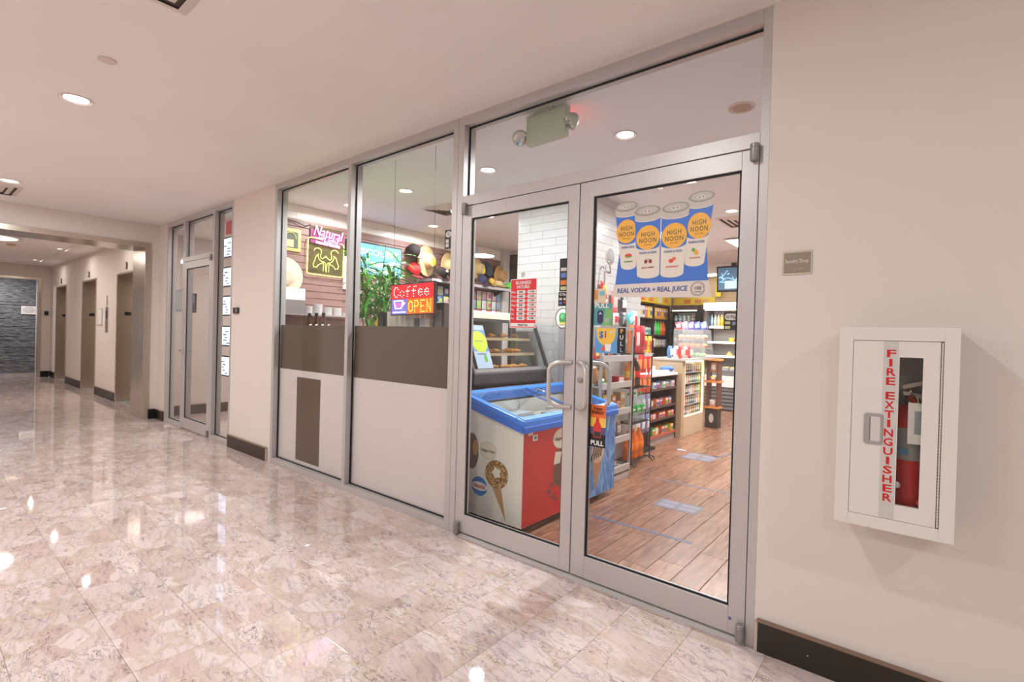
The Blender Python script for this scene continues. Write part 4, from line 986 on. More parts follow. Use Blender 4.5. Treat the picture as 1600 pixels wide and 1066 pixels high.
# printed pictures on the two faces (flat wraps)
ye = -0.6405
def fl(name, pts, m, lv=1): return MB().prism([(x+2.315, z) for x, z in pts], 'y', ye-0.0004*lv, ye-0.0004*(lv-1)).obj(name, m, t)
def circ(cx, cz, rx, rz, n=24): return [(cx+rx*math.cos(2*PI*i/n), cz+rz*math.sin(2*PI*i/n)) for i in range(n)]
CHOC = M('printed_chocolate', (104, 74, 58), 0.35); WAF = M('printed_wafer', (186, 140, 92), 0.4, noise=0.18, nscale=60); IVO = M('printed_ivory', (232, 222, 202), 0.35)
fl('printed_bar', circ(-2.49, 0.50, 0.065, 0.13), CHOC); fl('printed_bar_bite', circ(-2.455, 0.53, 0.03, 0.055), WAF, 2)
fl('badge', circ(-2.335, 0.525, 0.078, 0.062), C(206, 190, 168)); fl('badge_face', circ(-2.335, 0.525, 0.073, 0.057), IVO, 2)
text('Häagen-Dazs', 0.03, C(70, 60, 60), t, (-2.335+2.315, ye-0.0014, 0.525), bold=0.012, width=0.125)
fl('printed_cone', [(-2.30, 0.30), (-2.21, 0.30), (-2.16, 0.07)], WAF); 
fl('printed_ice_cream', circ(-2.252, 0.375, 0.105, 0.098), M('printed_nut_coating', (150, 104, 58), 0.4), 2)
nut = MB(); rs = random.Random(9)
for i in range(90):
    a = rs.uniform(0, 2*PI); r = rs.uniform(0.045, 0.098); cx, cz = -2.252+2.315+r*math.cos(a), 0.375+r*0.94*math.sin(a); s = rs.uniform(0.005, 0.009)
    nut.prism([(cx+s*math.cos(2*PI*q/5+a), cz+s*math.sin(2*PI*q/5+a)) for q in range(5)], 'y', ye-0.0012, ye-0.0008)
nut.obj('printed_nuts', C(224, 186, 120), t)
fl('printed_cream', [(-2.252+0.045*math.cos(2*PI*i/10)*(1 if i % 2 else 0.7), 0.385+0.042*math.sin(2*PI*i/10)*(1 if i % 2 else 0.7)) for i in range(10)], IVO, 4)
fl('logo_oval', circ(-2.41, 0.262, 0.082, 0.075), C(232, 240, 248)); fl('logo_blue', circ(-2.41, 0.262, 0.076, 0.068), M('logo_blue', (36, 120, 196), 0.35), 2)
fl('logo_band', [(-2.41+0.076*math.cos(a), 0.262+0.03*math.sin(a)) for a in [2*PI*i/24 for i in range(24)]], WHITE, 3)
text('Nestlé', 0.042, C(200, 40, 44), t, (-2.41+2.315, ye-0.0018, 0.262), bold=0.02, width=0.115)
xf = 0.2932
def fr(name, pts, m, lv=1): return MB().prism([(y-0.885, z) for y, z in pts], 'x', xf+0.0004*(lv-1), xf+0.0004*lv).obj(name, m, t)
fr('label', [(0.29, 0.668), (0.345, 0.668), (0.345, 0.684), (0.29, 0.684)], IVO); fr('label', [(0.345, 0.625), (0.40, 0.625), (0.40, 0.665), (0.345, 0.665)], WHITE); fr('label_print', [(0.358, 0.635), (0.388, 0.635), (0.388, 0.656), (0.358, 0.656)], C(120, 110, 120), 2)
fr('badge', circ(0.69, 0.60, 0.105, 0.075), C(206, 190, 168)); fr('badge_face', circ(0.69, 0.60, 0.098, 0.068), IVO, 2)
text('Häagen-Dazs', 0.036, C(70, 60, 60), t, (xf+0.0016, 0.69-0.885, 0.60), '+x', bold=0.012, width=0.165)
fr('printed_bar', [(0.60, 0.30), (0.66, 0.25), (0.75, 0.25), (0.78, 0.32), (0.78, 0.50), (0.72, 0.53), (0.62, 0.51)], CHOC); fr('printed_bar_bite', [(0.60, 0.42), (0.68, 0.42), (0.70, 0.50), (0.62, 0.51)], IVO, 2)
for q, (y, z) in enumerate(((0.58, 0.28), (0.60, 0.20), (0.55, 0.24), (0.64, 0.17))): fr('printed_bean', circ(y, z, 0.024, 0.016, 10), C(120, 70, 56), 2)
fr('printed_cone', [(1.14, 0.40), (1.33, 0.40), (1.20, 0.08)], WAF); fr('printed_ice_cream', circ(1.235, 0.42, 0.105, 0.10), C(214, 190, 166), 2)
sw_ = MB()
for i in range(5):
    p = [(xf+0.001, 1.15+0.035*i-0.885+0.02*math.sin(q*1.3), 0.49-0.035*q+0.006*i) for q in range(5)]; sw_.tube(p, 0.006, 5)
sw_.obj('printed_swirl', C(84, 58, 46), t)
# ---- window counter and back wall counter
WC = thing('window_counter', 'dark laminate counter running behind the brown window film', 'counter', (-4.15, 0.40, 0))
MB().box(-1.28, -0.30, 0.92, 0.70, 0.24, 0.96).box(0.70, -0.30, 0.92, 1.30, 0.09, 0.96).obj('worktop', DARKW, WC); MB().box(-1.26, -0.28, 0, 0.68, 0.21, 0.92).obj('carcass', C(120, 104, 96), WC)
t = thing('pastry_counter', 'dark counter carrying the glass pastry case', 'counter', (-3.02, 1.02, 0))
MB().box(-0.42, -0.37, 0.0, 0.30, 0.585, 0.86).obj('carcass', DARKW, t); MB().box(-0.44, -0.38, 0.86, 0.34, 0.588, 0.90).obj('worktop', C(150, 140, 136), t)
# ---- pastry case
t = thing('pastry_case', 'slant-fronted glass pastry display case beside the tiled column', 'display case', (-3.0, 1.0, 0.905))
CG = M('charcoal_case_metal', (92, 88, 88), 0.35, metal=0.4); DG = M('dark_case_base', (66, 62, 62), 0.35)
# local: x -0.35..0.26 (front +x), y -0.5..0.55
MB().prism([(-0.34, 0.02), (0.22, 0.0), (0.262, 0.03), (0.262, 0.115), (0.24, 0.125), (-0.34, 0.125)], 'y', -0.49, 0.54).obj('base', DG, t, bevel=0.006)
MB().prism([(0.19, 0.1255), (0.243, 0.1255), (0.236, 0.155), (0.19, 0.14)], 'y', -0.49, 0.54).obj('front_ledge', M('pale_case_ledge', (178, 172, 168), 0.35, metal=0.3), t)
MB().box(-0.34, -0.49, 0.56, 0.05, 0.54, 0.60).obj('top', CG, t)
MB().prism([(0.0, 0.575), (0.065, 0.575), (0.055, 0.625), (0.0, 0.64)], 'y', -0.49, 0.54).obj('lamp_canopy', G(255, 222, 180, 0.45), t)
MB().box(0.051, -0.49, 0.545, 0.075, 0.54, 0.574).obj('canopy_rail', CG, t)
for y in (-0.49, 0.52): MB().prism([(0.225, 0.13), (0.258, 0.13), (0.076, 0.575), (0.048, 0.575)], 'y', y, y+0.022).obj('slanted_post', CG, t)
MB().prism([(0.236, 0.15), (0.24, 0.15), (0.068, 0.565), (0.064, 0.565)], 'y', -0.466, 0.518).obj('front_pane', GLASSC, t)
MB().prism([(-0.33, 0.126), (0.23, 0.126), (0.055, 0.56), (-0.33, 0.56)], 'y', -0.482, -0.478).obj('side_pane', GLASSC, t)
MB().box(-0.01, 0.25, 0.126, 0.01, 0.27, 0.56).obj('post', CG, t); MB().box(-0.345, -0.49, 0.125, -0.338, 0.54, 0.56).obj('back_panel', C(150, 142, 138), t)
for z, d in ((0.255, 0.10), (0.39, 0.045)):
    MB().box(-0.32, -0.47, z, d, 0.50, z+0.012).obj('shelf', M('tan_case_shelf', (206, 170, 122), 0.4), t); MB().box(d, -0.47, z-0.004, d+0.006, 0.50, z+0.02).obj('shelf_lip', M('tan_case_lip', (220, 190, 150), 0.4), t)
for sx in (0.0, 0.18): MB().box(sx-0.02, 0.44, -0.004, sx+0.02, 0.48, 0.02).obj('foot', BLACK, t)
def croissant():
    mb = MB(); pts = []; rr = []
    for i in range(9):
        a = PI*i/8; pts.append((0.05*math.cos(a), 0.035*math.sin(a), 0.018)); rr.append(0.006+0.016*math.sin(a)*(1 if i % 2 else 0.86))
    return mb.tube(pts, rr, 8).mesh('pastry', M('baked_golden', (206, 140, 70), 0.5, noise=0.25, nscale=30), 60)
cr = croissant(); rs = random.Random(8)
for z, x, nm in ((1.042, -2.86, 'bottom tray'), (1.182, -2.94, 'middle shelf'), (1.317, -3.0, 'top shelf')):
    for i in range(6):
        o = tag(put('pastry', cr, None, (x+rs.uniform(-.02, .02), 0.60+0.14*i, z), (0, 0, rs.uniform(0, 3))), 'golden baked pastry on the %s of the glass pastry case' % nm, 'pastry', 'pastries in the case')
t = thing('case_poster', 'blue and white poster with yellow circle leaning inside the pastry case', 'poster', (-2.79, 0.70, 1.06), (0, math.radians(-21.5), 0))
MB().box(0, -0.095, 0, 0.003, 0.095, 0.385).obj('sheet', M('poster_pale_blue', (206, 218, 242), 0.4), t)
MB().box(0.003, -0.095, 0.15, 0.0035, 0.095, 0.34).obj('blue_area', C(130, 160, 226), t)
MB().disc(0.0, 0.235, 0.095, 0.095, 0.0036, axis='x', th=0.0006).obj('yellow_circle', C(232, 240, 40), t); MB().disc(0.03, 0.085, 0.02, 0.034, 0.0036, axis='x', th=0.0006).obj('fruit_mark', C(110, 200, 70), t)
MB().box(0.0042, -0.055, 0.232, 0.0046, 0.05, 0.246).obj('print', C(190, 200, 90), t); MB().box(0.0036, -0.06, 0.118, 0.004, 0.05, 0.132).obj('print', C(140, 150, 170), t)
# round sign on a post
t = thing('round_post_sign', 'grey post carrying a round white sign with a green emblem', 'sign', (-2.60, 1.555, 0.9))
MB().box(-0.042, -0.02, 0, 0.042, 0.02, 0.56).obj('post', M('grey_post_metal', (168, 164, 164), 0.4, metal=0.3), t); MB().box(0.042, -0.018, 0.0, 0.06, 0.02, 0.56).obj('post_edge', C(190, 140, 100), t)
MB().disc(0, 0.615, 0.08, 0.095, -0.022, th=0.012).obj('disc', WHITEP, t); mb = MB()
for k in range(32):
    a = 2*PI*k/32; b = 2*PI*(k+1)/32
    mb.prism([(0.08*math.cos(a), 0.615+0.095*math.sin(a)), (0.08*math.cos(b), 0.615+0.095*math.sin(b)), (0.074*math.cos(b), 0.615+0.089*math.sin(b)), (0.074*math.cos(a), 0.615+0.089*math.sin(a))], 'y', -0.026, -0.022)
mb.obj('rim', C(110, 106, 104), t); MB().prism(rrect(0.075, 0.10, 0.035, 6, 0, 0.615), 'y', -0.025, -0.0222).obj('green_emblem', C(60, 150, 80), t)
MB().prism([(-0.035, 0.552), (0.035, 0.552), (0.035, 0.575), (-0.035, 0.575)], 'y', -0.0262, -0.025).obj('yellow_band', C(226, 206, 90), t); MB().disc(0, 0.63, 0.022, 0.026, -0.027, th=0.002).obj('emblem_core', C(110, 196, 130), t)
# ---- slatted wall: hats, frames, screen, neon
STRAW = M('woven_straw', (216, 186, 134), 0.8, noise=0.16, nscale=90, bump=0.25); STRAWD = M('tan_straw', (190, 146, 96), 0.8, noise=0.16, nscale=90, bump=0.25); STRAWP = M('pale_straw', (206, 190, 166), 0.8, noise=0.1, nscale=90, bump=0.25)
def hat(label, y, z, R, rc, hc, mat, band=None, flower=None, tilt=(0, 0), x=-5.455, trim=None, sq=1.0):
    t = thing('hat', label, 'hat', (x, y, z), (0, tilt[0], tilt[1]), group='hats on the slatted wall')
    MB().lathe([(R, 0.010), (R*0.99, 0.016), (rc*1.25, 0.022), (rc*1.02, 0.03), (rc, 0.04), (rc*0.97, hc*0.75), (rc*0.8, hc*0.97), (rc*0.4, hc), (0, hc*0.97)], 28, axis='x', sx=sq).obj('body', mat, t, smooth=50)
    if band: MB().lathe([(rc*1.03, 0.026), (rc*1.015, 0.05)], 28, axis='x', sx=sq).obj('band', band, t, smooth=50)
    if flower:
        fx = MB().lathe([(0.05, 0), (0.052, 0.006), (0.03, 0.016), (0, 0.018)], 12, (hc*0.92, 0.03, -0.02), axis='x'); fx.obj('flower', flower, t, smooth=50)
    return t
YEL = C(240, 214, 30)
hat('wide pale straw hat with dark cord left of the neon sign', 0.30, 1.93, 0.21, 0.10, 0.10, STRAWP, C(70, 58, 50))
hat('large straw hat with embroidered flowers and a yellow flower', 2.32, 2.36, 0.215, 0.10, 0.12, STRAW, None, YEL, (0, 0.25))
h2 = hat('straw hat with a yellow flower in front of the sticker pillar', 2.72, 2.35, 0.185, 0.095, 0.11, STRAW, None, YEL, (0.1, 0.3))
hat('straw hat with yellow flower at the left door edge', 3.30, 2.36, 0.17, 0.095, 0.12, STRAW, None, YEL, (0, 0.3), x=-5.40)
hat('dark blue-grey hat between two straw hats', 3.57, 2.36, 0.17, 0.095, 0.12, M('slate_felt', (72, 80, 92), 0.85, noise=0.1, nscale=40), None, None, (0, 0.0), x=-5.478)
hat('tan straw hat with ribbon nearest the brown door', 3.82, 2.32, 0.16, 0.10, 0.13, STRAWD, None, None, (0.1, 0.2), x=-5.40)
hat('pale grey-white sun hat above the yellow-flowered hat', 3.20, 2.63, 0.11, 0.075, 0.11, M('pale_blue_felt', (196, 204, 222), 0.8), None, None, (0, 0.2), x=-5.45)
mb = MB()
fl_ = thing('flower_trim', 'embroidered flower patches pinned on the large straw hat', 'trim', (-5.42, 2.30, 2.36)); rs = random.Random(7)
for (y, z, m) in ((-0.10, 0.10, C(110, 140, 60)), (-0.12, 0.03, C(196, 110, 50)), (-0.07, 0.13, C(140, 100, 60)), (-0.13, -0.05, C(110, 140, 60))):
    MB().ball((0.0, y, z), 0.025, 8, 5, sc=(0.3, 1, 1)).obj('patch', m, fl_, smooth=60)
def cap(label, y, z, mat, s=1.0, logo=None, rz=0.2, x=-5.42, vis=None):
    t = thing('cap', label, 'cap', (x, y, z+(0.07 if x > -5.4 else 0)), (0, 0, rz), group='caps on the slatted wall')
    MB().lathe([(0.085*s, 0), (0.09*s, 0.03*s), (0.08*s, 0.07*s), (0.05*s, 0.105*s), (0, 0.115*s)], 20).obj('crown', mat, t, (0, 0, 0), (0, math.radians(35), 0), smooth=60)
    mb = MB(); n = 10; top = []; bot = []
    for i in range(n+1):
        a = -PI/2+PI*i/n; top.append((0.05*s+0.10*s*math.cos(a), 0.085*s*math.sin(a), -0.06*s-0.03*s*math.cos(a)))
    k = top + [(p[0], p[1], p[2]-0.006) for p in top]
    mb.add(k, [list(range(n+1)), list(range(n+1, 2*n+2))[::-1]] + [(i, i+1, n+2+i, n+1+i) for i in range(n)] + [(n, 0, n+1, 2*n+1)])
    mb.obj('visor', vis or mat, t)
    if logo: MB().ball((0.115*s, 0, 0.045*s), 0.03*s, 8, 5, sc=(0.3, 1.2, 0.7)).obj('emblem', logo, t)
    return t
CK = M('black_cap_cloth', (48, 42, 42), 0.95, spec=0.1, noise=0.15, nscale=40)
cap('tall stack-brim black cap at the right end of the wall screen', 2.05, 2.44, CK, 1.05, None)
cap('red cap hanging below the tall black cap', 2.07, 2.19, C(226, 62, 62, 0.95, spec=0.1), 1.05, None)
cap('black cap with pale logo on the hat shelf, left of two', 2.42, 2.10, CK, 0.95, PALE, x=-5.25); cap('black cap with pale logo on the hat shelf, right of two', 2.62, 2.10, CK, 0.95, PALE, x=-5.25); cap('mustard cap with black lettering on the hat shelf', 2.83, 2.10, C(206, 164, 70, 0.8), 0.95, INK, x=-5.25)
cap('dark navy cap at the left end of the shelf in the door', 3.25, 2.09, C(60, 58, 90, 0.8), 0.9, None, x=-5.25); cap('small mustard cap beside the folded straw hat', 3.42, 2.09, C(214, 174, 60, 0.8), 0.6, None, x=-5.2)
t = thing('hat', 'tan straw cowboy hat lying on the hat shelf', 'hat', (-5.26, 3.66, 2.105), group='hats on the shelf')
MB().lathe([(0.19, 0.03), (0.185, 0.022), (0.12, 0.0), (0.10, 0.01), (0.095, 0.07), (0.07, 0.10), (0, 0.085)], 26, sx=0.7).obj('body', STRAW, t, smooth=50)
MB().lathe([(0.102, 0.012), (0.099, 0.03)], 26, sx=0.7).obj('band', C(90, 66, 50), t)
# hat shelf with packets hanging below
t = thing('hat_shelf', 'long dark shelf carrying caps along the slatted wall', 'shelf', (-5.32, 3.06, 2.06))
MB().box(-0.165, -0.86, 0, 0.14, 0.86, 0.03).obj('board', M('grey_shelf_board', (120, 112, 112), 0.4), t); MB().box(0.14, -0.86, -0.006, 0.15, 0.86, 0.034).obj('edge', M('pale_shelf_edge', (176, 170, 172), 0.4), t)
for y in (-0.7, 0.0, 0.7): MB().prism([(-0.165, -0.12), (-0.165, 0), (0.1, 0)], 'y', y-0.006, y+0.006).obj('bracket', BLACK, t)
t = tag(MB().ball((0, 0, 0.055), 0.055, 12, 8, sc=(1, 1, 1)).ball((0.0, 0.05, 0.1), 0.025, 8, 6).obj('green_toy', C(60, 220, 50), None, (-5.24, 3.88, 2.09), smooth=60), 'bright green toy at the right end of the hat shelf', 'toy')
def pouch_mesh(name, w, h, d, mats, face=True):
    """filled packet: pillow grid with crimped ends; front print panel as second material"""
    nx, nz = 6, 8; v = []; f = []; m = []
    for s in (1, -1):
        for i in range(nz+1):
            for j in range(nx+1):
                u, q = j/nx, i/nz
                t_ = (math.sin(PI*u)**0.6)*(math.sin(PI*min(1, max(0, (q-0.06)/0.88)))**0.5 if 0.06 < q < 0.94 else 0.0)
                v.append((s*d/2*t_ + 0.0008*s, (u-0.5)*w*(1-0.06*t_), q*h))
    n1 = (nz+1)*(nx+1)
    for s in range(2):
        for i in range(nz):
            for j in range(nx):
                a = s*n1+i*(nx+1)+j; q = (a, a+1, a+nx+2, a+nx+1); f.append(q if s == 0 else q[::-1])
                m.append(1 if (s == 0 and 2 <= i <= 5 and 1 <= j <= 4) else (2 if (i >= nz-1 or i == 0) else 0))
    def e(a, b): f.append((a, b, b+n1, a+n1)); m.append(2)
    for i in range(nz): e(i*(nx+1), (i+1)*(nx+1)); e(i*(nx+1)+nx, (i+1)*(nx+1)+nx)
    for j in range(nx): e(j, j+1); e(nz*(nx+1)+j, nz*(nx+1)+j+1)
    mb = MB(); mb.v = v; mb.f = f; mb.m = m
    return mb.mesh(name, mats, 50)
PC = {}
def pouch(w, h, d, c, c2, c3=None, name='packet'):
    k = (w, h, d, c, c2, c3)
    if k not in PC: PC[k] = pouch_mesh(name, w, h, d, [C(*c, 0.35), C(*c2, 0.35), C(*(c3 or c), 0.35)])
    return PC[k]
BXC = {}
def carton(w, d, h, c, c2, c3=(240, 236, 226)):
    """box along y (w), depth x (d): front print panel and stripe on +x face"""
    k = (w, d, h, c, c2, c3)
    if k not in BXC:
        mb = MB().box(-d/2, -w/2, 0, d/2, w/2, h)
        mb.box(d/2, -w*0.42, h*0.25, d/2+0.0008, w*0.42, h*0.62, 1); mb.box(d/2, -w*0.42, h*0.70, d/2+0.0008, w*0.42, h*0.86, 2)
        BXC[k] = mb.mesh('carton', [C(*c, 0.4), C(*c2, 0.4), C(*c3, 0.4)])
    return BXC[k]
BT = {}
def bottle_mesh(r, h, body, label, capc, kind='soda', clear=0.7):
    k = (r, h, body, label, capc, kind)
    if k not in BT:
        p = [(r*0.8, 0), (r*0.97, h*0.03), (r, h*0.06), (r*0.98, h*0.28), (r*1.01, h*0.30), (r*1.01, h*0.54), (r*0.98, h*0.56), (r*0.93, h*0.66), (r*0.72, h*0.78), (r*0.38, h*0.90), (r*0.28, h*0.93), (r*0.28, h*0.945), (r*0.34, h*0.947), (r*0.34, h), (0, h)]
        ms = [0, 0, 0, 0, 1, 1, 0, 0, 0, 0, 0, 2, 2, 2]
        BT[k] = MB().lathe(p, 14, ms=ms).mesh('bottle', [plastic_clear('drink_%d_%d_%d' % body, body, 0.12, clear), C(*label, 0.35), C(*capc, 0.4)], 50)
    return BT[k]
def can_mesh(r, h, c, c2):
    k = (r, h, c, c2, 'can')
    if k not in BT:
        BT[k] = MB().lathe([(r*0.8, 0), (r, h*0.05), (r, h*0.3), (r, h*0.7), (r, h*0.92), (r*0.82, h), (0, h*0.99)], 12, ms=[1, 0, 1, 0, 2, 2]).mesh('can', [C(*c, 0.3), C(*c2, 0.3), CHROME], 50)
    return BT[k]
def stock(name, me, loc, label, cat, group, rz=0.0, rx=0.0):
    return tag(put(name, me, None, loc, (rx, 0, rz)), label, cat, group)
rs = random.Random(21)
cols = [((224, 150, 160), 'pink'), ((206, 70, 84), 'red'), ((180, 190, 200), 'silver'), ((120, 150, 190), 'blue'), ((226, 220, 214), 'white'), ((110, 120, 120), 'grey-green'), ((160, 196, 90), 'green')]
n_of = {}
def nth(key):
    n_of[key] = n_of.get(key, 0)+1; return ORD[n_of[key]-1]
PAL = [((226, 176, 182), 'pink'), ((210, 96, 106), 'red'), ((206, 210, 216), 'silver'), ((140, 164, 200), 'blue'), ((236, 230, 224), 'white'), ((150, 158, 156), 'grey-green'), ((176, 204, 120), 'green')]
for row, z in ((0, 1.90), (1, 1.755), (2, 1.61)):
    for i in range(15):
        y = 2.24+0.118*i
        if row == 2 and i < 6: continue
        c, w = PAL[(i*3+row*2+i//4) % 7] if i >= 5 else [((96, 136, 200), 'blue'), ((220, 214, 140), 'yellow'), ((150, 176, 214), 'pale blue'), ((200, 206, 216), 'silver'), ((90, 110, 150), 'navy')][(i+row*2) % 5]
        stock('packet', pouch(0.10, 0.135, 0.03, c, PAL[(i+3) % 7][0]), (-5.44, y, z), '%s hanging packet, %s from the left in the %s row under the hat shelf' % (w, nth('hp%d' % row), ('top', 'middle', 'lowest')[row]), 'packet', 'packets hanging under the hat shelf')
# neon flamingo sign
PINK = G(255, 150, 214, 2.6); LIME = G(232, 240, 110, 2.4)
t = thing('neon_sign', 'pink and yellow neon beer sign with two flamingos on the slatted wall', 'neon sign', (-5.44, 0.565, 1.985))
MB().box(-0.03, 0.03, 0.02, -0.02, 0.46, 0.56).obj('backboard', plastic_clear('smoked_backboard', (96, 92, 50), 0.2, 0.4), t)
MB().box(-0.019, 0.03, 0.36, -0.012, 0.46, 0.52).obj('script_board', plastic_clear('purple_backboard', (150, 70, 120), 0.3, 0.6), t)
def U(x, y):   # traced sign drawing -> metres on the sign face
    u = (x-365)/465.0; v = (340+40*u-y)/504.0
    return (0.0, u*0.44, v*0.42)
def neon(pts, m, r=0.0034, name='tube', closed=False):
    return MB().tube([U(*p) for p in pts], r, 6, closed=closed).obj(name, m, t, smooth=60)
neon([(540, -140), (400, -160), (368, -150), (360, -120), (352, 300), (360, 330), (390, 340), (800, 378), (826, 374), (835, 350), (842, -40), (838, -75), (815, -95), (780, -100)], LIME, 0.005)
left = [(438, 22), (450, -6), (478, -20), (510, -14), (532, 8), (536, 40), (524, 76), (528, 112), (546, 128), (572, 112), (600, 84)]
left2 = [(498, 62), (494, 100), (510, 140), (540, 164), (580, 172)]
left3 = [(498, 66), (466, 96), (450, 150), (428, 210), (440, 246), (474, 250), (500, 212), (560, 182)]
leg = [[(562, 184), (564, 300)], [(588, 182), (596, 300)]]
for L_ in (left, left2, left3, *leg):
    neon(L_, LIME); neon([(1200-x, y+14) for x, y in L_], LIME)
text('Natural', 0.17, PINK, t, (0.006, 0.235, 0.49), '+x', bold=-0.004, shear=0.25, rot=-0.08, width=0.37, ext=0.004)
text('Light', 0.09, PINK, t, (0.006, 0.275, 0.41), '+x', bold=-0.002, shear=0.2, rot=-0.08, width=0.19, ext=0.004)
text('STRAWBERRY LEMONADE', 0.04, G(255, 150, 200, 3), t, (0.004, 0.24, 0.362), '+x', bold=0.03, rot=-0.05, width=0.31, ext=0.002)
MB().tube([(0, 0.02, 0.56), (0.0, -0.04, 0.53), (-0.01, -0.15, 0.56), (-0.02, -0.35, 0.575)], 0.005, 6).obj('cord', BLACK, t)
# framed picture, wall boxes
t = thing('framed_picture', 'small gold-framed arched picture left of the neon sign', 'picture', (-5.487, 0.36, 2.34))
MB().box(0, -0.13, -0.13, 0.03, 0.13, 0.13).obj('frame', M('gold_frame', (206, 176, 110), 0.4, metal=0.4, noise=0.2, nscale=20), t, bevel=0.01); MB().box(0.03, -0.09, -0.09, 0.032, 0.09, 0.09).obj('picture', C(78, 84, 70), t)
MB().box(0.032, -0.04, -0.08, 0.034, 0.04, 0.0).obj('figure', C(206, 196, 140), t)
mb = MB().tube([(0.034, 0.065*math.cos(PI*i/8), 0.01+0.07*math.sin(PI*i/8)) for i in range(9)], 0.006, 6); mb.obj('arch', C(200, 196, 70), t)
t = thing('wall_box', 'tall narrow white switch box right of the neon sign', 'electrical box', (-5.487, 1.06, 1.98)); MB().box(0, -0.03, -0.13, 0.05, 0.03, 0.27).obj('box', WHITEP, t); MB().box(0.05, -0.02, 0.02, 0.055, 0.02, 0.2).obj('cover', C(206, 204, 206), t)
# wall screen
t = thing('wall_screen', 'flat screen advert showing blue picture behind the bamboo plant', 'screen', (-5.487, 1.47, 2.26))
MB().box(0, -0.42, -0.205, 0.045, 0.42, 0.205).obj('bezel', BLACK, t, bevel=0.004); MB().box(0.045, -0.405, -0.188, 0.047, 0.405, 0.188).obj('panel', G(96, 158, 206, 0.85), t)
text('DISCOUNT', 0.105, G(226, 220, 246, 1.2), t, (0.0474, 0.0, 0.085), '+x', bold=0.02, width=0.72)
for k, (y, z, w, h) in enumerate(((-0.3, -0.02, .2, .05), (0.05, -0.06, .24, .06), (0.28, -0.03, .16, .07), (0.1, -0.14, .5, .04))): MB().box(0.047, y-w/2, z-h/2, 0.048, y+w/2, z+h/2).obj('picture_block', G(190, 222, 250, 0.9), t)
# ---- LED coffee sign hung in the window
t = thing('led_sign', 'red and orange LED sign reading Coffee OPEN hung inside the window', 'LED sign', (-3.075, 0.14, 1.60), (0, math.radians(-1), 0))
k_ = 1.035
MB().box(-0.262, 0, -0.125, 0.262, 0.02, 0.125).obj('frame', M('dark_led_frame', (60, 46, 50), 0.4), t, bevel=0.002)
MB().box(-0.25, -0.002, 0.005, 0.25, -0.0002, 0.115).obj('red_field', G(226, 24, 40, 0.9), t); MB().box(-0.25, -0.002, -0.115, -0.05, -0.0002, 0.003).obj('cup_field', G(120, 110, 190, 0.75), t); MB().box(-0.048, -0.002, -0.115, 0.25, -0.0002, 0.003).obj('orange_field', G(232, 96, 16, 0.9), t)
def dots(strokes, cx, cz, sx, sz, step=0.0125, r=0.0042):
    mb = MB()
    for st_ in strokes:
        for (a, b) in zip(st_, st_[1:]):
            ax, az, bx, bz = cx+a[0]*sx, cz+a[1]*sz, cx+b[0]*sx, cz+b[1]*sz; n = max(1, round(math.hypot(bx-ax, bz-az)/step))
            for i in range(n): mb.ball((ax+(bx-ax)*i/n, -0.004, az+(bz-az)*i/n), r, 6, 4)
        mb.ball((cx+st_[-1][0]*sx, -0.004, cz+st_[-1][1]*sz), r, 6, 4)
    return mb
LT = dict(C=[[(1, .8), (.7, 1), (.3, 1), (0, .7), (0, .3), (.3, 0), (.7, 0), (1, .2)]], o=[[(.5, .62), (.1, .45), (.1, .15), (.5, 0), (.9, .15), (.9, .45), (.5, .62)]], f=[[(.9, 1), (.5, .95), (.35, .7), (.35, 0)], [(.1, .55), (.8, .55)]],
    e=[[(.1, .35), (.9, .35), (.85, .6), (.5, .7), (.1, .5), (.1, .15), (.5, 0), (.9, .1)]], O=[[(.5, 1), (.1, .8), (.05, .5), (.1, .2), (.5, 0), (.9, .2), (.95, .5), (.9, .8), (.5, 1)]], P=[[(.1, 0), (.1, 1), (.7, 1), (.9, .75), (.7, .5), (.1, .5)]], E=[[(.9, 1), (.1, 1), (.1, 0), (.9, 0)], [(.1, .5), (.7, .5)]], N=[[(.1, 0), (.1, 1), (.9, 0), (.9, 1)]])
WARM = G(255, 226, 210, 3); YELL = G(255, 220, 80, 3)
for i, ch in enumerate('Coffee'): dots(LT[ch], -0.215+0.073*i, 0.022, 0.052, 0.075, 0.0165, 0.0036).obj('letter', WARM, t)
for i, ch in enumerate('OPEN'): dots(LT[ch], -0.035+0.070*i, -0.10, 0.052, 0.085, 0.0155, 0.0038).obj('letter', YELL, t)
dots([[(0, 1), (1, 1), (.85, .1), (.15, .1), (0, 1)], [(1, .8), (1.2, .7), (.95, .4)]], -0.215, -0.075, 0.11, 0.065).obj('cup_outline', G(226, 226, 255, 5), t); dots([[(.25, .6), (.8, .6)], [(.3, .4), (.75, .4)]], -0.215, -0.075, 0.11, 0.065).obj('cup_heart', G(255, 60, 110, 5), t)
dots([[(0, 0), (1, 0)]], -0.225, -0.10, 0.15, 0.05).obj('saucer', G(226, 226, 255, 5), t)
for x in (-0.24, 0.24): MB().tube([(x, 0.01, 0.125), (x, 0.01, 1.13)], 0.0016, 5).obj('chain', C(60, 56, 56), t)
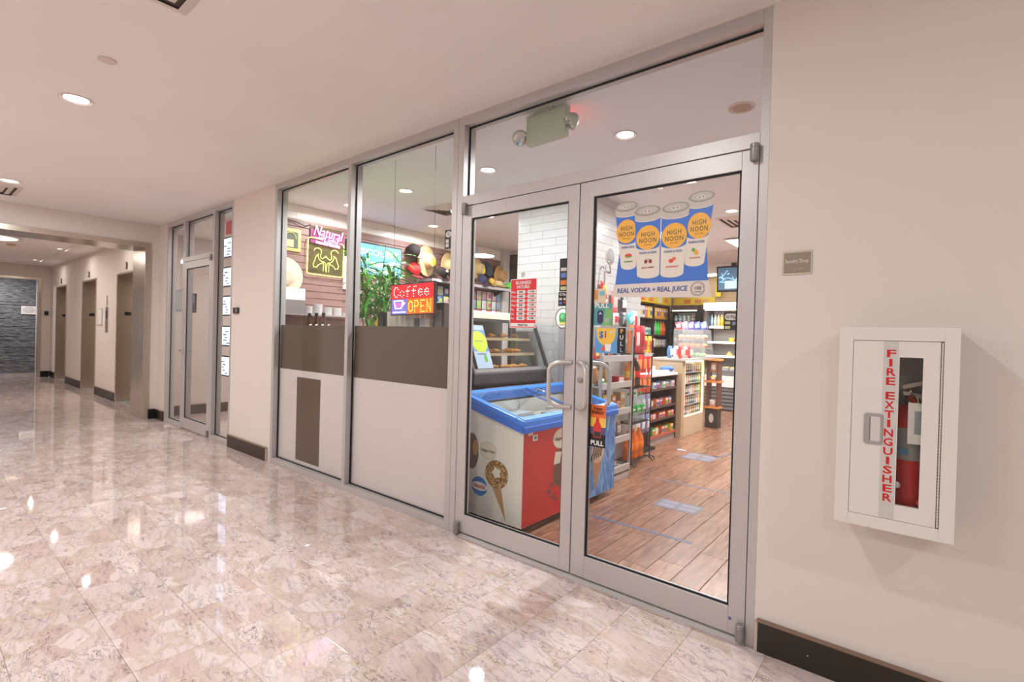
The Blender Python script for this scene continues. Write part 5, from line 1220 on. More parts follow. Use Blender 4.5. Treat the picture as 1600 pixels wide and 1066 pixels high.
# ---- plant on the window counter
t = thing('potted_bamboo', 'leafy green potted bamboo plant on the window counter', 'plant', (-4.02, 0.45, 0.96))
MB().lathe([(0.10, 0), (0.13, 0.16), (0.135, 0.2), (0.12, 0.2), (0.115, 0.17), (0, 0.17)], 20).obj('pot', C(60, 52, 48), t, smooth=40)
GL = [M('leaf_green_a', (86, 172, 62), 0.45, noise=0.2, nscale=14), M('leaf_green_b', (136, 204, 84), 0.45, noise=0.2, nscale=14), M('leaf_green_c', (62, 134, 52), 0.45, noise=0.2, nscale=14)]
STEMM = M('bamboo_stem', (122, 140, 60), 0.5, noise=0.15, nscale=20)
def leaf_mesh(m):
    mb = MB(); n = 6; L_, w = 0.20, 0.016
    for i in range(n+1):
        q = i/n; ww = w*(math.sin(PI*min(1, q*0.9+0.08))**0.8); x = L_*q; z = -0.10*q*q*L_/0.2
        mb.v += [(x, -ww, z+0.004), (x, 0, z), (x, ww, z+0.004)]
    for i in range(n):
        a = i*3; mb.f += [(a, a+3, a+4, a+1), (a+1, a+4, a+5, a+2)]; mb.m += [0, 0]
    return mb.mesh('leaf', m, 60)
LMS = [leaf_mesh(m) for m in GL]; rs = random.Random(14); nl = 0
for s in range(15):
    a = rs.uniform(0, 2*PI); lean = rs.uniform(0.04, 0.28); H = rs.uniform(0.70, 1.08)
    base = Vector((0.06*math.cos(a), 0.05*math.sin(a), 0.17)); pts = []
    for i in range(6):
        q = i/5; pts.append(base+Vector((math.cos(a)*lean*q**1.5, math.sin(a)*lean*q**1.5*0.7, H*q)))
    MB().tube(pts, [0.007, 0.006, 0.0055, 0.005, 0.004, 0.003], 6).obj('stem', STEMM, t, smooth=60)
    for i in range(17):
        q = 0.30+0.70*rs.random()**0.8; k = min(4, int(q*5)); p = pts[k].lerp(pts[k+1], q*5-k)
        o = put('leaf', rs.choice(LMS), t, p, (rs.uniform(-.5, .5), rs.uniform(-0.9, 0.55), rs.uniform(0, 2*PI))); o.scale = [rs.uniform(0.6, 1.1)]*3
        nl += 1
t = tag(MB().ball((0, 0, 0.05), 0.05, 12, 8, sc=(0.6, 0.6, 1.4)).obj('yellow_pepper', C(240, 220, 40), None, (-3.70, 0.29, 1.342), smooth=60), 'yellow fruit-shaped ornament among the plant stems', 'ornament')
t['label'] = 'yellow ornament beside the bamboo stems on the coffee stand'
# coffee station on the window counter
t = thing('coffee_stand', 'low dark stand for cups behind the LED coffee sign', 'stand', (-3.30, 0.28, 0.96)); MB().box(-0.40, -0.07, 0, 0.28, 0.09, 0.36).obj('carcass', DARKW, t); MB().box(-0.41, -0.08, 0.36, 0.29, 0.10, 0.38).obj('top', C(120, 110, 106), t)
for k in range(5):
    mb = MB(); mb.lathe(sum([[(0.033, 0.012*i), (0.037, 0.012*i+0.009), (0.037, 0.012*i+0.011)] for i in range(14)], []), 14)
    stock('cup_stack', mb.mesh('cup_stack', C(246, 240, 230)), (-3.51+0.076*k, 0.28, 1.342), 'stack of cream paper cups, %s from the left under the coffee sign' % ORD[k], 'cups', 'stacked paper cups on the coffee stand')
t = thing('black_dispenser', 'narrow black dispenser left of the paper cups', 'dispenser', (-3.62, 0.29, 1.342)); MB().box(-0.04, -0.04, 0, 0.04, 0.04, 0.17).obj('body', BLACK, t, bevel=0.004); MB().box(-0.03, -0.042, 0.03, 0.03, -0.04, 0.09).obj('slot', C(70, 64, 64), t)
for k, (c, w) in enumerate((((96, 92, 96), 'charcoal'), ((196, 196, 206), 'silver'), ((226, 214, 200), 'cream'))):
    t = stock('sugar_caddy', MB().box(-0.028, -0.04, 0, 0.028, 0.04, 0.11).box(-0.024, -0.034, 0.11, 0.024, 0.034, 0.15, 1).mesh('caddy', [C(*c), C(230, 190, 170)]), (-3.13+0.062*k, 0.28, 1.342), '%s sugar caddy right of the paper cups' % w, 'caddy', 'caddies on the coffee stand')
t = thing('coffee_machine', 'dark coffee machine at the right end of the middle window', 'coffee machine', (-2.86, 0.38, 0.962)); MB().box(-0.12, -0.1, 0, 0.0, 0.1, 0.62).obj('body', C(96, 86, 84), t, bevel=0.01); MB().box(-0.1, -0.104, 0.42, -0.02, -0.1, 0.56).obj('panel', C(150, 140, 140), t)
# left window: cup shelf and pump bottles
t = thing('cup_shelf', 'white shelf of lids on the slatted wall below the neon sign', 'shelf', (-5.487, 0.62, 1.50)); MB().box(0, -0.48, 0, 0.28, 0.55, 0.015).obj('board', plastic_clear('clear_shelf', (206, 200, 196), 0.2, 0.5), t)
for y in (-0.44, 0.5): MB().box(0, y, -0.1, 0.02, y+0.01, 0).obj('bracket', CHROME, t)
t = thing('cup_dispenser', 'white and grey cup dispenser at the left edge of the left window', 'dispenser', (-5.33, 0.30, 1.517)); MB().box(-0.1, -0.12, 0.14, 0.1, 0.13, 0.27).obj('hood', WHITEP, t, bevel=0.006); MB().box(-0.1, -0.12, 0, 0.1, 0.13, 0.139).obj('bin', M('smoky_bin', (140, 130, 128), 0.3), t)
for k in range(4):
    mb = MB().lathe(sum([[(0.045, 0.01*i), (0.05, 0.01*i+0.004), (0.05, 0.01*i+0.008)] for i in range(9+(3 if k == 1 else 0))], []), 16)
    stock('lid_stack', mb.mesh('lid_stack', plastic_clear('clear_lid_plastic', (226, 222, 220), 0.2, 0.75)), (-5.30, 0.50+0.12*k, 1.517), 'stack of clear cup lids, %s from the left on the cup shelf' % ORD[k], 'lids', 'clear lid stacks on the cup shelf')
stock('plate_stack', MB().lathe(sum([[(0.09, 0.008*i), (0.095, 0.008*i+0.006)] for i in range(5)], []), 18).mesh('plate_stack', WHITEP), (-5.30, 1.02, 1.517), 'low stack of white lids at the right end of the cup shelf', 'lids', None)
for k in range(3):
    t = thing('syrup_bottle', 'tall dark amber bottle behind the white pumps, %s from the left' % ORD[k], 'bottle', ((-5.13, -4.99, -4.85)[k], 0.43, 0.962), group='tall amber bottles in the left window')
    MB().lathe([(0.034, 0), (0.036, 0.02), (0.036, 0.40), (0.028, 0.46), (0.016, 0.50), (0.016, 0.53)], 14).obj('bottle', M('amber_glass', (70, 38, 18), 0.15), t, smooth=50)
    MB().lathe([(0.018, 0.53), (0.018, 0.56), (0, 0.56)], 12).obj('cap', BLACK, t, smooth=50)
for k in range(4):
    t = thing('pump_bottle', 'dark amber syrup bottle with white pump, %s from the left in the left window' % ORD[k], 'bottle', (-4.86+0.115*k, 0.30, 0.962), group='syrup bottles in the left window')
    MB().lathe([(0.036, 0), (0.038, 0.02), (0.038, 0.26), (0.03, 0.31), (0.014, 0.34), (0.014, 0.37)], 14).obj('bottle', M('amber_glass', (70, 38, 18), 0.15), t, smooth=50)
    MB().lathe([(0.016, 0.37), (0.018, 0.39), (0.007, 0.40), (0.006, 0.44), (0, 0.442)], 10).tube([(0, 0, 0.435), (0.03, -0.03, 0.43), (0.036, -0.036, 0.418)], 0.005, 6).obj('pump', WHITEP, t, smooth=50)
# ---- grey gondola shelving against the tiled column
t = thing('gondola_shelf', 'grey metal shelving unit with snacks against the tiled column', 'shelving', (-2.345, 1.88, 0))
hx, y0, y1 = 0.145, -0.31, 0.305
for y in (y0, y1-0.012):
    MB().box(hx-0.02, y, 0.02, hx, y+0.022, 1.45).obj('upright', GREYM, t); MB().box(-hx, y, 0.02, -hx+0.02, y+0.022, 1.45).obj('upright', GREYM, t)
MB().box(-hx, y0+0.022, 0.05, -hx+0.008, y1-0.012, 1.45).obj('back_panel', M('mauve_grey_panel', (176, 162, 160), 0.5), t)
MB().box(hx-0.02, y0+0.022, 1.42, hx, y1-0.012, 1.45).obj('top_rail', GREYM, t)
ZS = [0.095, 0.38, 0.645, 0.90, 1.15]
for z in ZS:
    MB().box(-hx+0.008, y0+0.023, z-0.012, hx-0.021, y1-0.013, z).obj('shelf', GREYM, t); MB().box(hx-0.0195, y0+0.023, z-0.028, hx+0.004, y1-0.013, z+0.03).obj('price_rail', M('pale_price_rail', (190, 182, 178), 0.4), t, bevel=0.002)
MB().box(hx-0.02, y0+0.023, 0.0, hx, y1-0.013, 0.045).obj('kick_plate', M('pale_price_rail'), t)
XF = -2.30
def G_(kind, me, y, z, lab, x=XF, rz=0.0, rx=0.0, grp=None):
    return stock(kind, me, (x, y, z), lab, kind, grp or 'stock on the grey shelving', rz, rx)
TOPW = 'on the top shelf of the grey shelving'
for i, (c, c2, w) in enumerate((((206, 60, 60), (240, 220, 120), 'red'), ((40, 90, 170), (230, 230, 240), 'blue'), ((230, 170, 50), (60, 60, 70), 'amber'), ((210, 210, 206), (180, 60, 60), 'white'), ((60, 60, 66), (170, 170, 176), 'charcoal'), ((150, 150, 150), (90, 90, 96), 'grey'), ((70, 76, 84), (200, 200, 204), 'slate'))):
    G_('carton', carton(0.07, 0.06, 0.10 if i < 4 else 0.2, c, c2), 1.62+0.082*i, 1.151, '%s box %s, %s from the left' % (w, TOPW, ORD[i]))
S2 = 'on the second shelf of the grey shelving'
G_('bread_bag', pouch(0.12, 0.19, 0.11, (170, 120, 80), (206, 160, 110), (236, 226, 200)), 1.65, 0.901, 'brown bun bag %s' % S2, rx=0.1)
G_('bread_bag', pouch(0.17, 0.21, 0.12, (206, 166, 106), (232, 214, 170), (240, 226, 190)), 1.84, 0.908, 'large leaning tan loaf bag %s' % S2, rx=0.25)
G_('carton', carton(0.11, 0.10, 0.07, (214, 70, 66), (240, 226, 220)), 2.06, 0.901, 'low red and white box %s' % S2)
G_('packet', pouch(0.09, 0.07, 0.05, (226, 222, 214), (70, 170, 110)), 1.64, 0.901, 'small white packet with green stripe %s' % S2, x=-2.235)
S3 = 'on the third shelf of the grey shelving'
for i, (w, h, c, c2, nm) in enumerate(((0.09, 0.15, (240, 216, 90), (250, 240, 180), 'yellow'), (0.075, 0.17, (206, 206, 96), (240, 240, 190), 'olive-yellow'), (0.06, 0.13, (236, 130, 60), (246, 220, 120), 'orange'), (0.07, 0.15, (232, 160, 70), (210, 70, 60), 'amber'), (0.075, 0.10, (206, 70, 64), (240, 200, 120), 'red'), (0.09, 0.17, (226, 206, 160), (196, 160, 100), 'cream'))):
    G_('carton', carton(w, 0.08, h, c, c2), (1.65, 1.76, 1.855, 1.94, 2.03, 2.12)[i], 0.646, '%s snack box %s' % (nm, S3))
S4 = 'on the fourth shelf of the grey shelving'
for i, (c, c2, nm) in enumerate((((60, 64, 100), (220, 220, 230), 'navy'), ((226, 222, 216), (80, 90, 140), 'white'), ((96, 70, 60), (226, 210, 180), 'brown'), ((206, 190, 110), (240, 236, 220), 'mustard'), ((150, 110, 100), (226, 220, 214), 'mauve-brown'))):
    G_('packet', pouch(0.11, 0.14, 0.06, c, c2), 1.66+0.11*i, 0.385, '%s packet %s' % (nm, S4), rx=0.0)
S5 = 'on the bottom shelf of the grey shelving'
for i, (c, c2, nm) in enumerate((((206, 196, 190), (190, 80, 80), 'white'), ((150, 150, 180), (230, 230, 236), 'lilac'), ((206, 90, 80), (240, 230, 220), 'red'))):
    G_('carton', carton(0.10, 0.08, 0.07, c, c2), 1.70+0.14*i, 0.096, '%s low box %s' % (nm, S5))
# packets and hook on the tiled column
t = thing('metal_hook_arm', 'bent chrome hook arm on the white tiled column', 'hook', (-2.488, 2.02, 1.95))
MB().tube([(0, 0.20, 0.06), (0.03, 0.14, 0.08), (0.06, 0.04, 0.15), (0.06, -0.01, 0.13), (0.06, -0.03, 0.02), (0.06, -0.03, -0.08)], 0.008, 8).obj('arm', CHROME, t, smooth=60)
t = thing('round_mirror', 'round grey plate behind the drinks poster on the tiled column', 'mirror', (-2.489, 2.20, 2.17)); MB().lathe([(0.085, 0), (0.085, 0.006), (0.08, 0.009), (0, 0.011)], 24, axis='x').obj('dish', M('dark_mirror', (140, 136, 136), 0.5), t, smooth=60); MB().lathe([(0.087, 0), (0.087, 0.006), (0.084, 0.007)], 24, axis='x').obj('rim', M('cream_rim', (220, 206, 180), 0.4), t, smooth=50)
CG_ = 'packets hanging on the tiled column'
for (y, z, w, h, c, c2, nm) in ((2.03, 1.73, 0.13, 0.17, (206, 60, 50), (246, 190, 90), 'upper orange and red hanging packet under the hook'), (2.06, 1.56, 0.12, 0.17, (222, 90, 60), (240, 200, 120), 'lower orange hanging packet under the hook'), (2.26, 1.60, 0.13, 0.22, (222, 110, 110), (240, 190, 180), 'pink hanging packet right of the orange ones'), (2.30, 1.47, 0.13, 0.13, (226, 220, 216), (206, 70, 80), 'white and red packet at the column foot'), (2.46, 1.62, 0.14, 0.17, (70, 60, 64), (226, 222, 222), 'upper black and white hanging packet'), (2.48, 1.46, 0.13, 0.15, (90, 90, 90), (210, 206, 204), 'lower grey hanging packet')):
    stock('packet', pouch(w, h, 0.04, c, c2), (-2.455, y, z), nm+' on the tiled column', 'packet', CG_)
# ---- black wire rack with large drink bottles
t = thing('wire_rack', 'black wire rack holding large drink bottles beside the grey shelving', 'rack', (-2.46, 2.67, 0))
WR = M('black_wire', (30, 28, 30), 0.4, metal=0.3)
for x in (-0.14, 0.15):
    for y in (-0.23, 0.22): MB().tube([(x, y, 0.03), (x, y, 1.36)], 0.007, 6).obj('upright', WR, t)
for y in (-0.23, 0.22): MB().tube([(0.15, y, 0.05), (0.19, y, 0.012), (0.21, y, 0.02), (0.205, y, 0.05), (0.15, y, 0.07)], 0.006, 6).obj('foot', WR, t, smooth=60)
RZ = [0.055, 0.45, 0.82, 1.18]
for z in RZ:
    mb = MB()
    for y in (-0.23, 0.22): mb.tube([(-0.14, y, z), (0.15, y, z)], 0.005, 5)
    for x in (-0.14, 0.15): mb.tube([(x, -0.23, z), (x, 0.22, z)], 0.005, 5); mb.tube([(x, -0.23, z+0.09), (x, 0.22, z+0.09)], 0.003, 5)
    for i in range(14): mb.tube([(-0.14, -0.2+0.031*i, z), (0.15, -0.2+0.031*i, z)], 0.0025, 4)
    mb.obj('wire_shelf', WR, t)
MB().box(0.145, 0.02, 1.155, 0.156, 0.22, 1.19).obj('price_strip', C(206, 200, 198), t); MB().box(-0.142, -0.23, 0.1, -0.138, 0.22, 1.3).obj('back_sheet', C(196, 190, 190), t)
def big_bottle(label, x, y, z, body, lab, capc, txt=None, txtc=None, clear=0.75, r=0.056, h=0.31):
    t = thing('soda_bottle', label, 'bottle', (x, y, z), group='large bottles in the wire rack')
    MB().lathe([(r*0.75, 0), (r*0.95, 0.008), (r, 0.025), (r*0.96, 0.09), (r*0.99, 0.1), (r*0.99, 0.17), (r*0.97, 0.19), (r*0.85, 0.225), (r*0.55, 0.26), (r*0.27, 0.282), (r*0.25, h-0.02)], 18).obj('bottle', plastic_clear('soda_%d_%d_%d' % body, body, 0.1, clear), t, smooth=50)
    MB().lathe([(r*1.0, 0.105), (r*1.005, 0.106), (r*1.005, 0.172), (r*1.0, 0.173)], 18).obj('label', C(*lab, 0.35), t, smooth=50)
    MB().lathe([(r*0.31, h-0.02), (r*0.31, h), (0, h)], 12).obj('cap', C(*capc), t, smooth=50)
    if txt: text(txt, 0.04, txtc, t, (r*1.03, 0.0, 0.14), '+x', bold=0.015, width=r*1.45)
dn = {0: 'bottom', 1: 'second', 2: 'third'}
for i, y in enumerate((2.51, 2.64, 2.77)):
    big_bottle('orange soda bottle on the rack bottom shelf, %s from the left' % ORD[i], -2.385, y, 0.061, (240, 120, 20), (246, 130, 30), (240, 130, 40), clear=0.85)
    big_bottle('clear soda bottle with green label on the second rack shelf, %s from the left' % ORD[i], -2.385, y, 0.456, (210, 222, 216), (40, 170, 70), (60, 180, 80), 'Sprite', WHITE, clear=0.3)
big_bottle('orange and yellow juice bottle on the third rack shelf', -2.385, 2.51, 0.826, (236, 130, 50), (240, 190, 70), (240, 130, 40), clear=0.9)
big_bottle('dark cola bottle with red label on the third rack shelf', -2.385, 2.635, 0.826, (56, 34, 30), (214, 36, 40), (214, 36, 40), clear=0.9)
tall = [((226, 120, 50), (190, 60, 40), 'orange'), ((206, 46, 56), (240, 210, 200), 'red'), ((200, 60, 70), (170, 40, 50), 'crimson')]
for i, (c, c2, nm) in enumerate(tall):
    stock('packet', pouch(0.125, 0.30, 0.06, c, c2), (-2.38, 2.51+0.13*i, 1.187), 'tall %s snack packet standing on the wire rack top shelf' % nm, 'packet', 'packets on the wire rack top')
stock('packet', pouch(0.16, 0.14, 0.05, (80, 196, 200), (200, 236, 236)), (-2.40, 2.56, 1.49), 'teal packet lying above the tall rack packets', 'packet', None, 0, 0.5)
stock('packet', pouch(0.09, 0.2, 0.04, (236, 230, 226), (206, 60, 60)), (-2.45, 2.74, 1.44), 'white packet with red print above the wire rack', 'packet', None)
# ---- clip strips of packets between rack and candy shelves
t = thing('clip_stand', 'slim black stand hung with snack packets beside the wire rack', 'stand', (-2.60, 3.25, 0))
MB().tube([(0, -0.2, 0.0), (0, -0.2, 1.35)], 0.008, 6).obj('pole', WR, t); MB().tube([(0, 0.22, 0.0), (0, 0.22, 1.35)], 0.008, 6).obj('pole', WR, t); MB().box(-0.12, -0.22, 0, 0.10, 0.24, 0.03).obj('base', WR, t)
for z in (0.36, 0.6, 0.84, 1.08, 1.33): MB().tube([(0, -0.2, z), (0, 0.22, z)], 0.005, 5).obj('cross_bar', WR, t)
pal = {1.16: ((232, 190, 60), (206, 60, 40), 'yellow'), 0.94: ((214, 50, 46), (240, 150, 80), 'red'), 0.70: ((206, 70, 44), (240, 140, 60), 'orange-red'), 0.46: ((130, 126, 150), (200, 200, 214), 'grey-lilac'), 0.22: ((120, 130, 170), (226, 226, 232), 'blue-grey')}
lv = {1.16: 'topmost', 0.94: 'second', 0.70: 'third', 0.46: 'fourth', 0.22: 'lowest'}
for z, (c, c2, nm) in pal.items():
    for i in range(3):
        stock('packet', pouch(0.13, 0.22, 0.05, c, c2), (-2.565, 3.11+0.14*i, z), '%s packet in the %s row of the black clip stand, %s from the left' % (nm, lv[z], ORD[i]), 'packet', 'packets on the black clip stand', 0.1*(i-1))
# ---- candy shelves under the service counter
t = thing('candy_unit', 'dark wood candy shelving below the white service counter', 'shelving', (-2.80, 4.0, 0))
DK2 = M('dark_walnut_panel', (92, 68, 60), 0.45, noise=0.15, nscale=5, stretch=(1, 1, 10))
MB().box(-0.20, -0.42, 0, -0.18, 0.44, 0.86).obj('back_panel', DK2, t); MB().box(-0.18, -0.44, 0, 0.18, -0.42, 0.86).obj('side_panel', DK2, t); MB().box(-0.18, 0.42, 0, 0.18, 0.44, 0.86).obj('side_panel', DK2, t)
MB().box(-0.18, -0.42, 0, 0.17, 0.42, 0.085).obj('plinth', M('mauve_grey_panel'), t)
CZs = [0.10, 0.31, 0.47, 0.70]
for z in CZs: MB().box(-0.18, -0.42, z-0.014, 0.18, 0.42, z).obj('shelf', DK2, t); MB().box(0.18, -0.42, z-0.016, 0.19, 0.42, z+0.015).obj('shelf_lip', M('red_shelf_lip', (196, 90, 80), 0.4) if z < 0.2 else DK2, t)
t = thing('service_counter', 'white worktop over the candy shelves', 'counter', (-2.80, 4.0, 0.865)); MB().box(-0.22, -0.45, 0, 0.20, 0.44, 0.035).obj('worktop', WHITEP, t, bevel=0.006)
sp = [((220, 60, 60), 'red'), ((236, 190, 60), 'yellow'), ((80, 170, 90), 'green'), ((230, 120, 50), 'orange'), ((226, 220, 216), 'white'), ((226, 130, 150), 'pink'), ((70, 110, 180), 'blue')]
rs = random.Random(31)
for r_, z in enumerate(CZs):
    for i in range(8):
        c, nm = sp[(i*2+r_*3+(i // 3)) % 7] if r_ else sp[[0, 2, 1, 0, 3, 2, 0, 1][i]]
        h = (0.10, 0.08, 0.10, 0.09)[r_]
        me = carton(0.088, 0.10, h, c, sp[(i+r_+2) % 7][0]) if (i+r_) % 3 else pouch(0.09, h, 0.06, c, sp[(i+3) % 7][0])
        stock('candy', me, (-2.68, 3.64+0.1*i, z+0.001), '%s candy pack on the %s candy shelf, %s from the left' % (nm, ('bottom', 'second', 'third', 'top')[r_], ORD[i]), 'candy', 'candy on the counter shelves')
t = thing('counter_tray', 'white tray with a blue cloth on the service counter', 'tray', (-2.78, 4.12, 0.901)); MB().box(-0.14, -0.26, 0, 0.14, 0.26, 0.012).box(-0.14, -0.26, 0.012, -0.128, 0.26, 0.07).box(0.128, -0.26, 0.012, 0.14, 0.26, 0.04).obj('tray', WHITEP, t, bevel=0.003)
stock('blue_cloth', MB().ball((0, 0, 0.035), 0.09, 14, 8, sc=(1, 1.4, 0.42)).mesh('cloth', C(70, 110, 190, 0.9), 60), (-2.70, 4.28, 0.914), 'folded blue cloth in the white counter tray', 'cloth', None)
t = thing('lighter_display', 'grey counter rack of small red and white packs behind the tray', 'display rack', (-3.05, 4.2, 0.0)); MB().box(-0.12, -0.42, 0, 0.02, 0.46, 0.9).obj('carcass', DK2, t); MB().box(-0.08, -0.36, 0.9, 0.02, 0.4, 0.93).obj('base', GREYM, t); MB().box(-0.08, -0.36, 0.93, -0.07, 0.4, 1.35).obj('back', GREYM, t); MB().box(-0.07, -0.36, 1.13, 0.02, 0.4, 1.14).obj('shelf', GREYM, t); MB().box(-0.07, -0.36, 1.335, 0.03, 0.4, 1.36).obj('header', C(232, 140, 130), t)
for r_, z in enumerate((0.931, 1.141)):
    for i in range(7):
        c, nm = (((210, 60, 60), 'red'), ((226, 222, 220), 'white'), ((120, 120, 126), 'grey'), ((230, 190, 60), 'yellow'))[(i+2*r_) % 4]
        stock('pack', carton(0.08, 0.06, 0.14, c, (236, 232, 226)), (-3.08, 3.92+0.1*i, z), '%s pack in the %s row of the counter rack, %s from the left' % (nm, ('lower', 'upper')[r_], ORD[i]), 'pack', 'packs in the counter rack')
# ---- lit display counter
t = thing('lit_display', 'tan counter front with glowing shelves of small packs', 'display counter', (-2.75, 4.95, 0))
MB().box(-0.25, -0.50, 0, 0.20, -0.39, 1.06).obj('end_panel', TANW, t); MB().box(-0.25, -0.39, 0, 0.20, 0.37, 0.27).obj('base_panel', M('pale_tan_panel', (214, 192, 160), 0.45, noise=0.05, nscale=3), t)
MB().box(-0.25, -0.39, 0.27, -0.10, 0.37, 1.02).obj('back_panel', C(170, 156, 146), t); MB().box(-0.25, 0.37, 0.0, 0.20, 0.42, 1.06).obj('end_panel', TANW, t)
MB().box(-0.30, -0.52, 1.06, 0.24, 0.60, 1.085).obj('worktop', M('grey_counter_top', (196, 188, 178), 0.35), t)
LZ = [0.285, 0.43, 0.575, 0.735, 0.89]
for z in LZ: MB().box(-0.10, -0.389, z-0.012, 0.185, 0.369, z).obj('shelf', GREYM, t)
LEDY = G(255, 240, 170, 3.5)
MB().box(0.18, -0.389, 0.271, 0.196, 0.369, 0.283).obj('light_strip', LEDY, t); MB().box(0.18, 0.35, 0.284, 0.196, 0.369, 1.03).obj('light_strip', LEDY, t); MB().box(0.18, -0.389, 0.284, 0.196, -0.372, 1.03).obj('light_strip', G(255, 230, 190, 1.5), t); MB().box(-0.1, -0.389, 1.03, 0.19, 0.369, 1.058).obj('light_strip', G(255, 246, 226, 2), t)
pk_ = [((70, 84, 120), 'navy'), ((214, 70, 70), 'red'), ((226, 222, 214), 'white'), ((90, 84, 80), 'grey'), ((90, 170, 96), 'green'), ((206, 180, 130), 'tan'), ((150, 130, 140), 'mauve')]
for r_, z in enumerate(LZ):
    for i in range(9):
        c, nm = pk_[(i*3+r_*2) % 7] if not (i > 6 and 1 < r_ < 4) else pk_[4]
        stock('pack', carton(0.07, 0.05, (0.11, 0.12, 0.12, 0.115, 0.11)[r_], c, (226, 220, 210)), (-2.62, 4.60+0.083*i, z+0.001), '%s pack on the %s lit shelf, %s from the left' % (nm, ('lowest', 'fourth', 'middle', 'second', 'top')[r_], ORD[i]), 'pack', 'packs on the lit counter shelves')
# counter top goods
for i, (x, y, c, c2, nm) in enumerate(((-2.62, 4.55, (206, 60, 60), (240, 200, 190), 'red'), (-2.62, 4.72, (226, 190, 180), (190, 60, 60), 'pale pink'), (-2.62, 4.90, (190, 70, 76), (236, 226, 220), 'dark red'), (-2.80, 4.62, (80, 130, 190), (226, 232, 240), 'blue'), (-2.80, 4.84, (226, 224, 220), (206, 70, 70), 'white'))):
    stock('sweet_bag', pouch(0.15, 0.17, 0.08, c, c2), (x, y, 1.086), '%s sweet bag on the lit counter top' % nm, 'packet', 'sweet bags on the lit counter')
t = thing('food_case', 'clear acrylic case of baked goods on the lit counter', 'display case', (-2.72, 5.32, 1.086))
AC = plastic_clear('acrylic', (226, 226, 224), 0.08, 0.16)
for z, w in ((0.0, 0.24), (0.14, 0.22), (0.27, 0.2)): MB().box(-0.24, -0.17, z, w, 0.17, z+0.008).obj('shelf', AC, t)
MB().prism([(-0.24, 0), (0.26, 0), (0.20, 0.42), (-0.24, 0.42)], 'y', -0.18, -0.175).obj('side_pane', AC, t); MB().prism([(-0.24, 0), (0.26, 0), (0.20, 0.42), (-0.24, 0.42)], 'y', 0.175, 0.18).obj('side_pane', AC, t)
MB().box(-0.24, -0.175, 0.412, 0.20, 0.175, 0.42).obj('top_pane', AC, t)
rs = random.Random(6)
for r_, z in enumerate((0.009, 0.149, 0.279)):
    for i in range(5):
        c, nm = (((150, 196, 120), 'green-wrapped'), ((214, 150, 110), 'brown'), ((226, 180, 150), 'pale brown'))[r_]
        stock('baked_item', MB().ball((0, 0, 0.035), 0.05, 10, 6, sc=(1.0, 1.3, 0.7)).mesh('baked_item', C(*c, 0.6), 60), (-2.88+0.085*i, 5.28+rs.uniform(-.05, .03), 1.086+z), '%s baked item on the %s shelf of the acrylic case' % (nm, ('bottom', 'middle', 'top')[r_]), 'baked item', 'baked goods in the acrylic case, %s shelf' % ('bottom', 'middle', 'top')[r_])
for i, (c, nm) in enumerate((((206, 90, 100), 'red'), ((190, 170, 196), 'lilac'), ((130, 120, 190), 'violet'), ((90, 100, 180), 'indigo'), ((110, 130, 206), 'blue'))):
    stock('packet', pouch(0.10, 0.12, 0.05, c, (226, 222, 232)), (-2.90+0.095*i, 5.22, 1.507), '%s packet lying on the acrylic case top' % nm, 'packet', 'packets on the acrylic case', -PI/2, 0.25)
# narrow display stand
t = thing('narrow_stand', 'narrow black stand with orange shelf strips and an oval emblem', 'stand', (-2.51, 5.66, 0))
for x in (-0.09, 0.06): MB().box(x, -0.05, 0.27, x+0.03, 0.12, 1.05).obj('post', M('brown_post', (112, 76, 58), 0.5), t)
MB().box(-0.095, -0.055, 0, 0.095, 0.12, 0.28).obj('base', M('charcoal_board', (74, 66, 62), 0.5), t, bevel=0.004)
MB().disc(0, 0.15, 0.035, 0.07, -0.058, th=0.002).obj('emblem', PALE, t)
for k, z in enumerate((0.30, 0.70, 1.04)): MB().box(-0.11, -0.07, z, 0.11, 0.12, z+0.03).obj('shelf_strip', M('orange_strip', (232, 150, 80), 0.45), t)
for k, (z, c) in enumerate(((0.80, (226, 170, 140)), (0.73, (240, 180, 60)), (0.33, (226, 214, 200)))):
    stock('packet', pouch(0.10, 0.16 if k == 0 else 0.10 if k == 2 else 0.06, 0.05, c, (240, 236, 226)), (-2.51, 5.66, z+0.001+(0.0 if k != 0 else 0.06)), '%s packet inside the narrow black stand' % ('pink', 'yellow', 'cream')[k], 'packet', 'packets in the narrow stand', -PI/2)
# ---- tall back shelf with yellow header
t = thing('back_shelf', 'tall dark wooden shelving with yellow header behind the counter', 'shelving', (-4.48, 7.58, 0))
MB().box(-0.12, -1.05, 0, -0.10, 0.95, 2.10).obj('back_panel', DARKW, t); MB().box(-0.10, -1.08, 0, 0.10, -0.70, 2.10).obj('end_panel', M('mauve_brown_board', (116, 84, 78), 0.5, noise=0.1, nscale=4, stretch=(1, 1, 8)), t)
MB().box(-0.10, 0.93, 0, 0.08, 0.95, 2.10).obj('end_panel', DARKW, t); MB().box(-0.10, 0.12, 0, 0.08, 0.14, 2.10).obj('divider', DARKW, t)
MB().box(-0.12, -0.70, 2.11, 0.10, 0.96, 2.285).obj('header', M('yellow_header', (246, 216, 60), 0.45), t)
for y, c in ((-0.5, (236, 120, 60)), (-0.1, (240, 150, 70)), (0.35, (246, 236, 200)), (0.68, (236, 160, 60))): MB().box(0.10, y-0.11, 2.14, 0.102, y+0.11, 2.25).obj('header_print', C(*c), t)
BZ = [0.8, 1.196, 1.45, 1.795]
for z in BZ: MB().box(-0.10, -0.70, z-0.025, 0.08, 0.93, z).obj('shelf', DARKW, t)
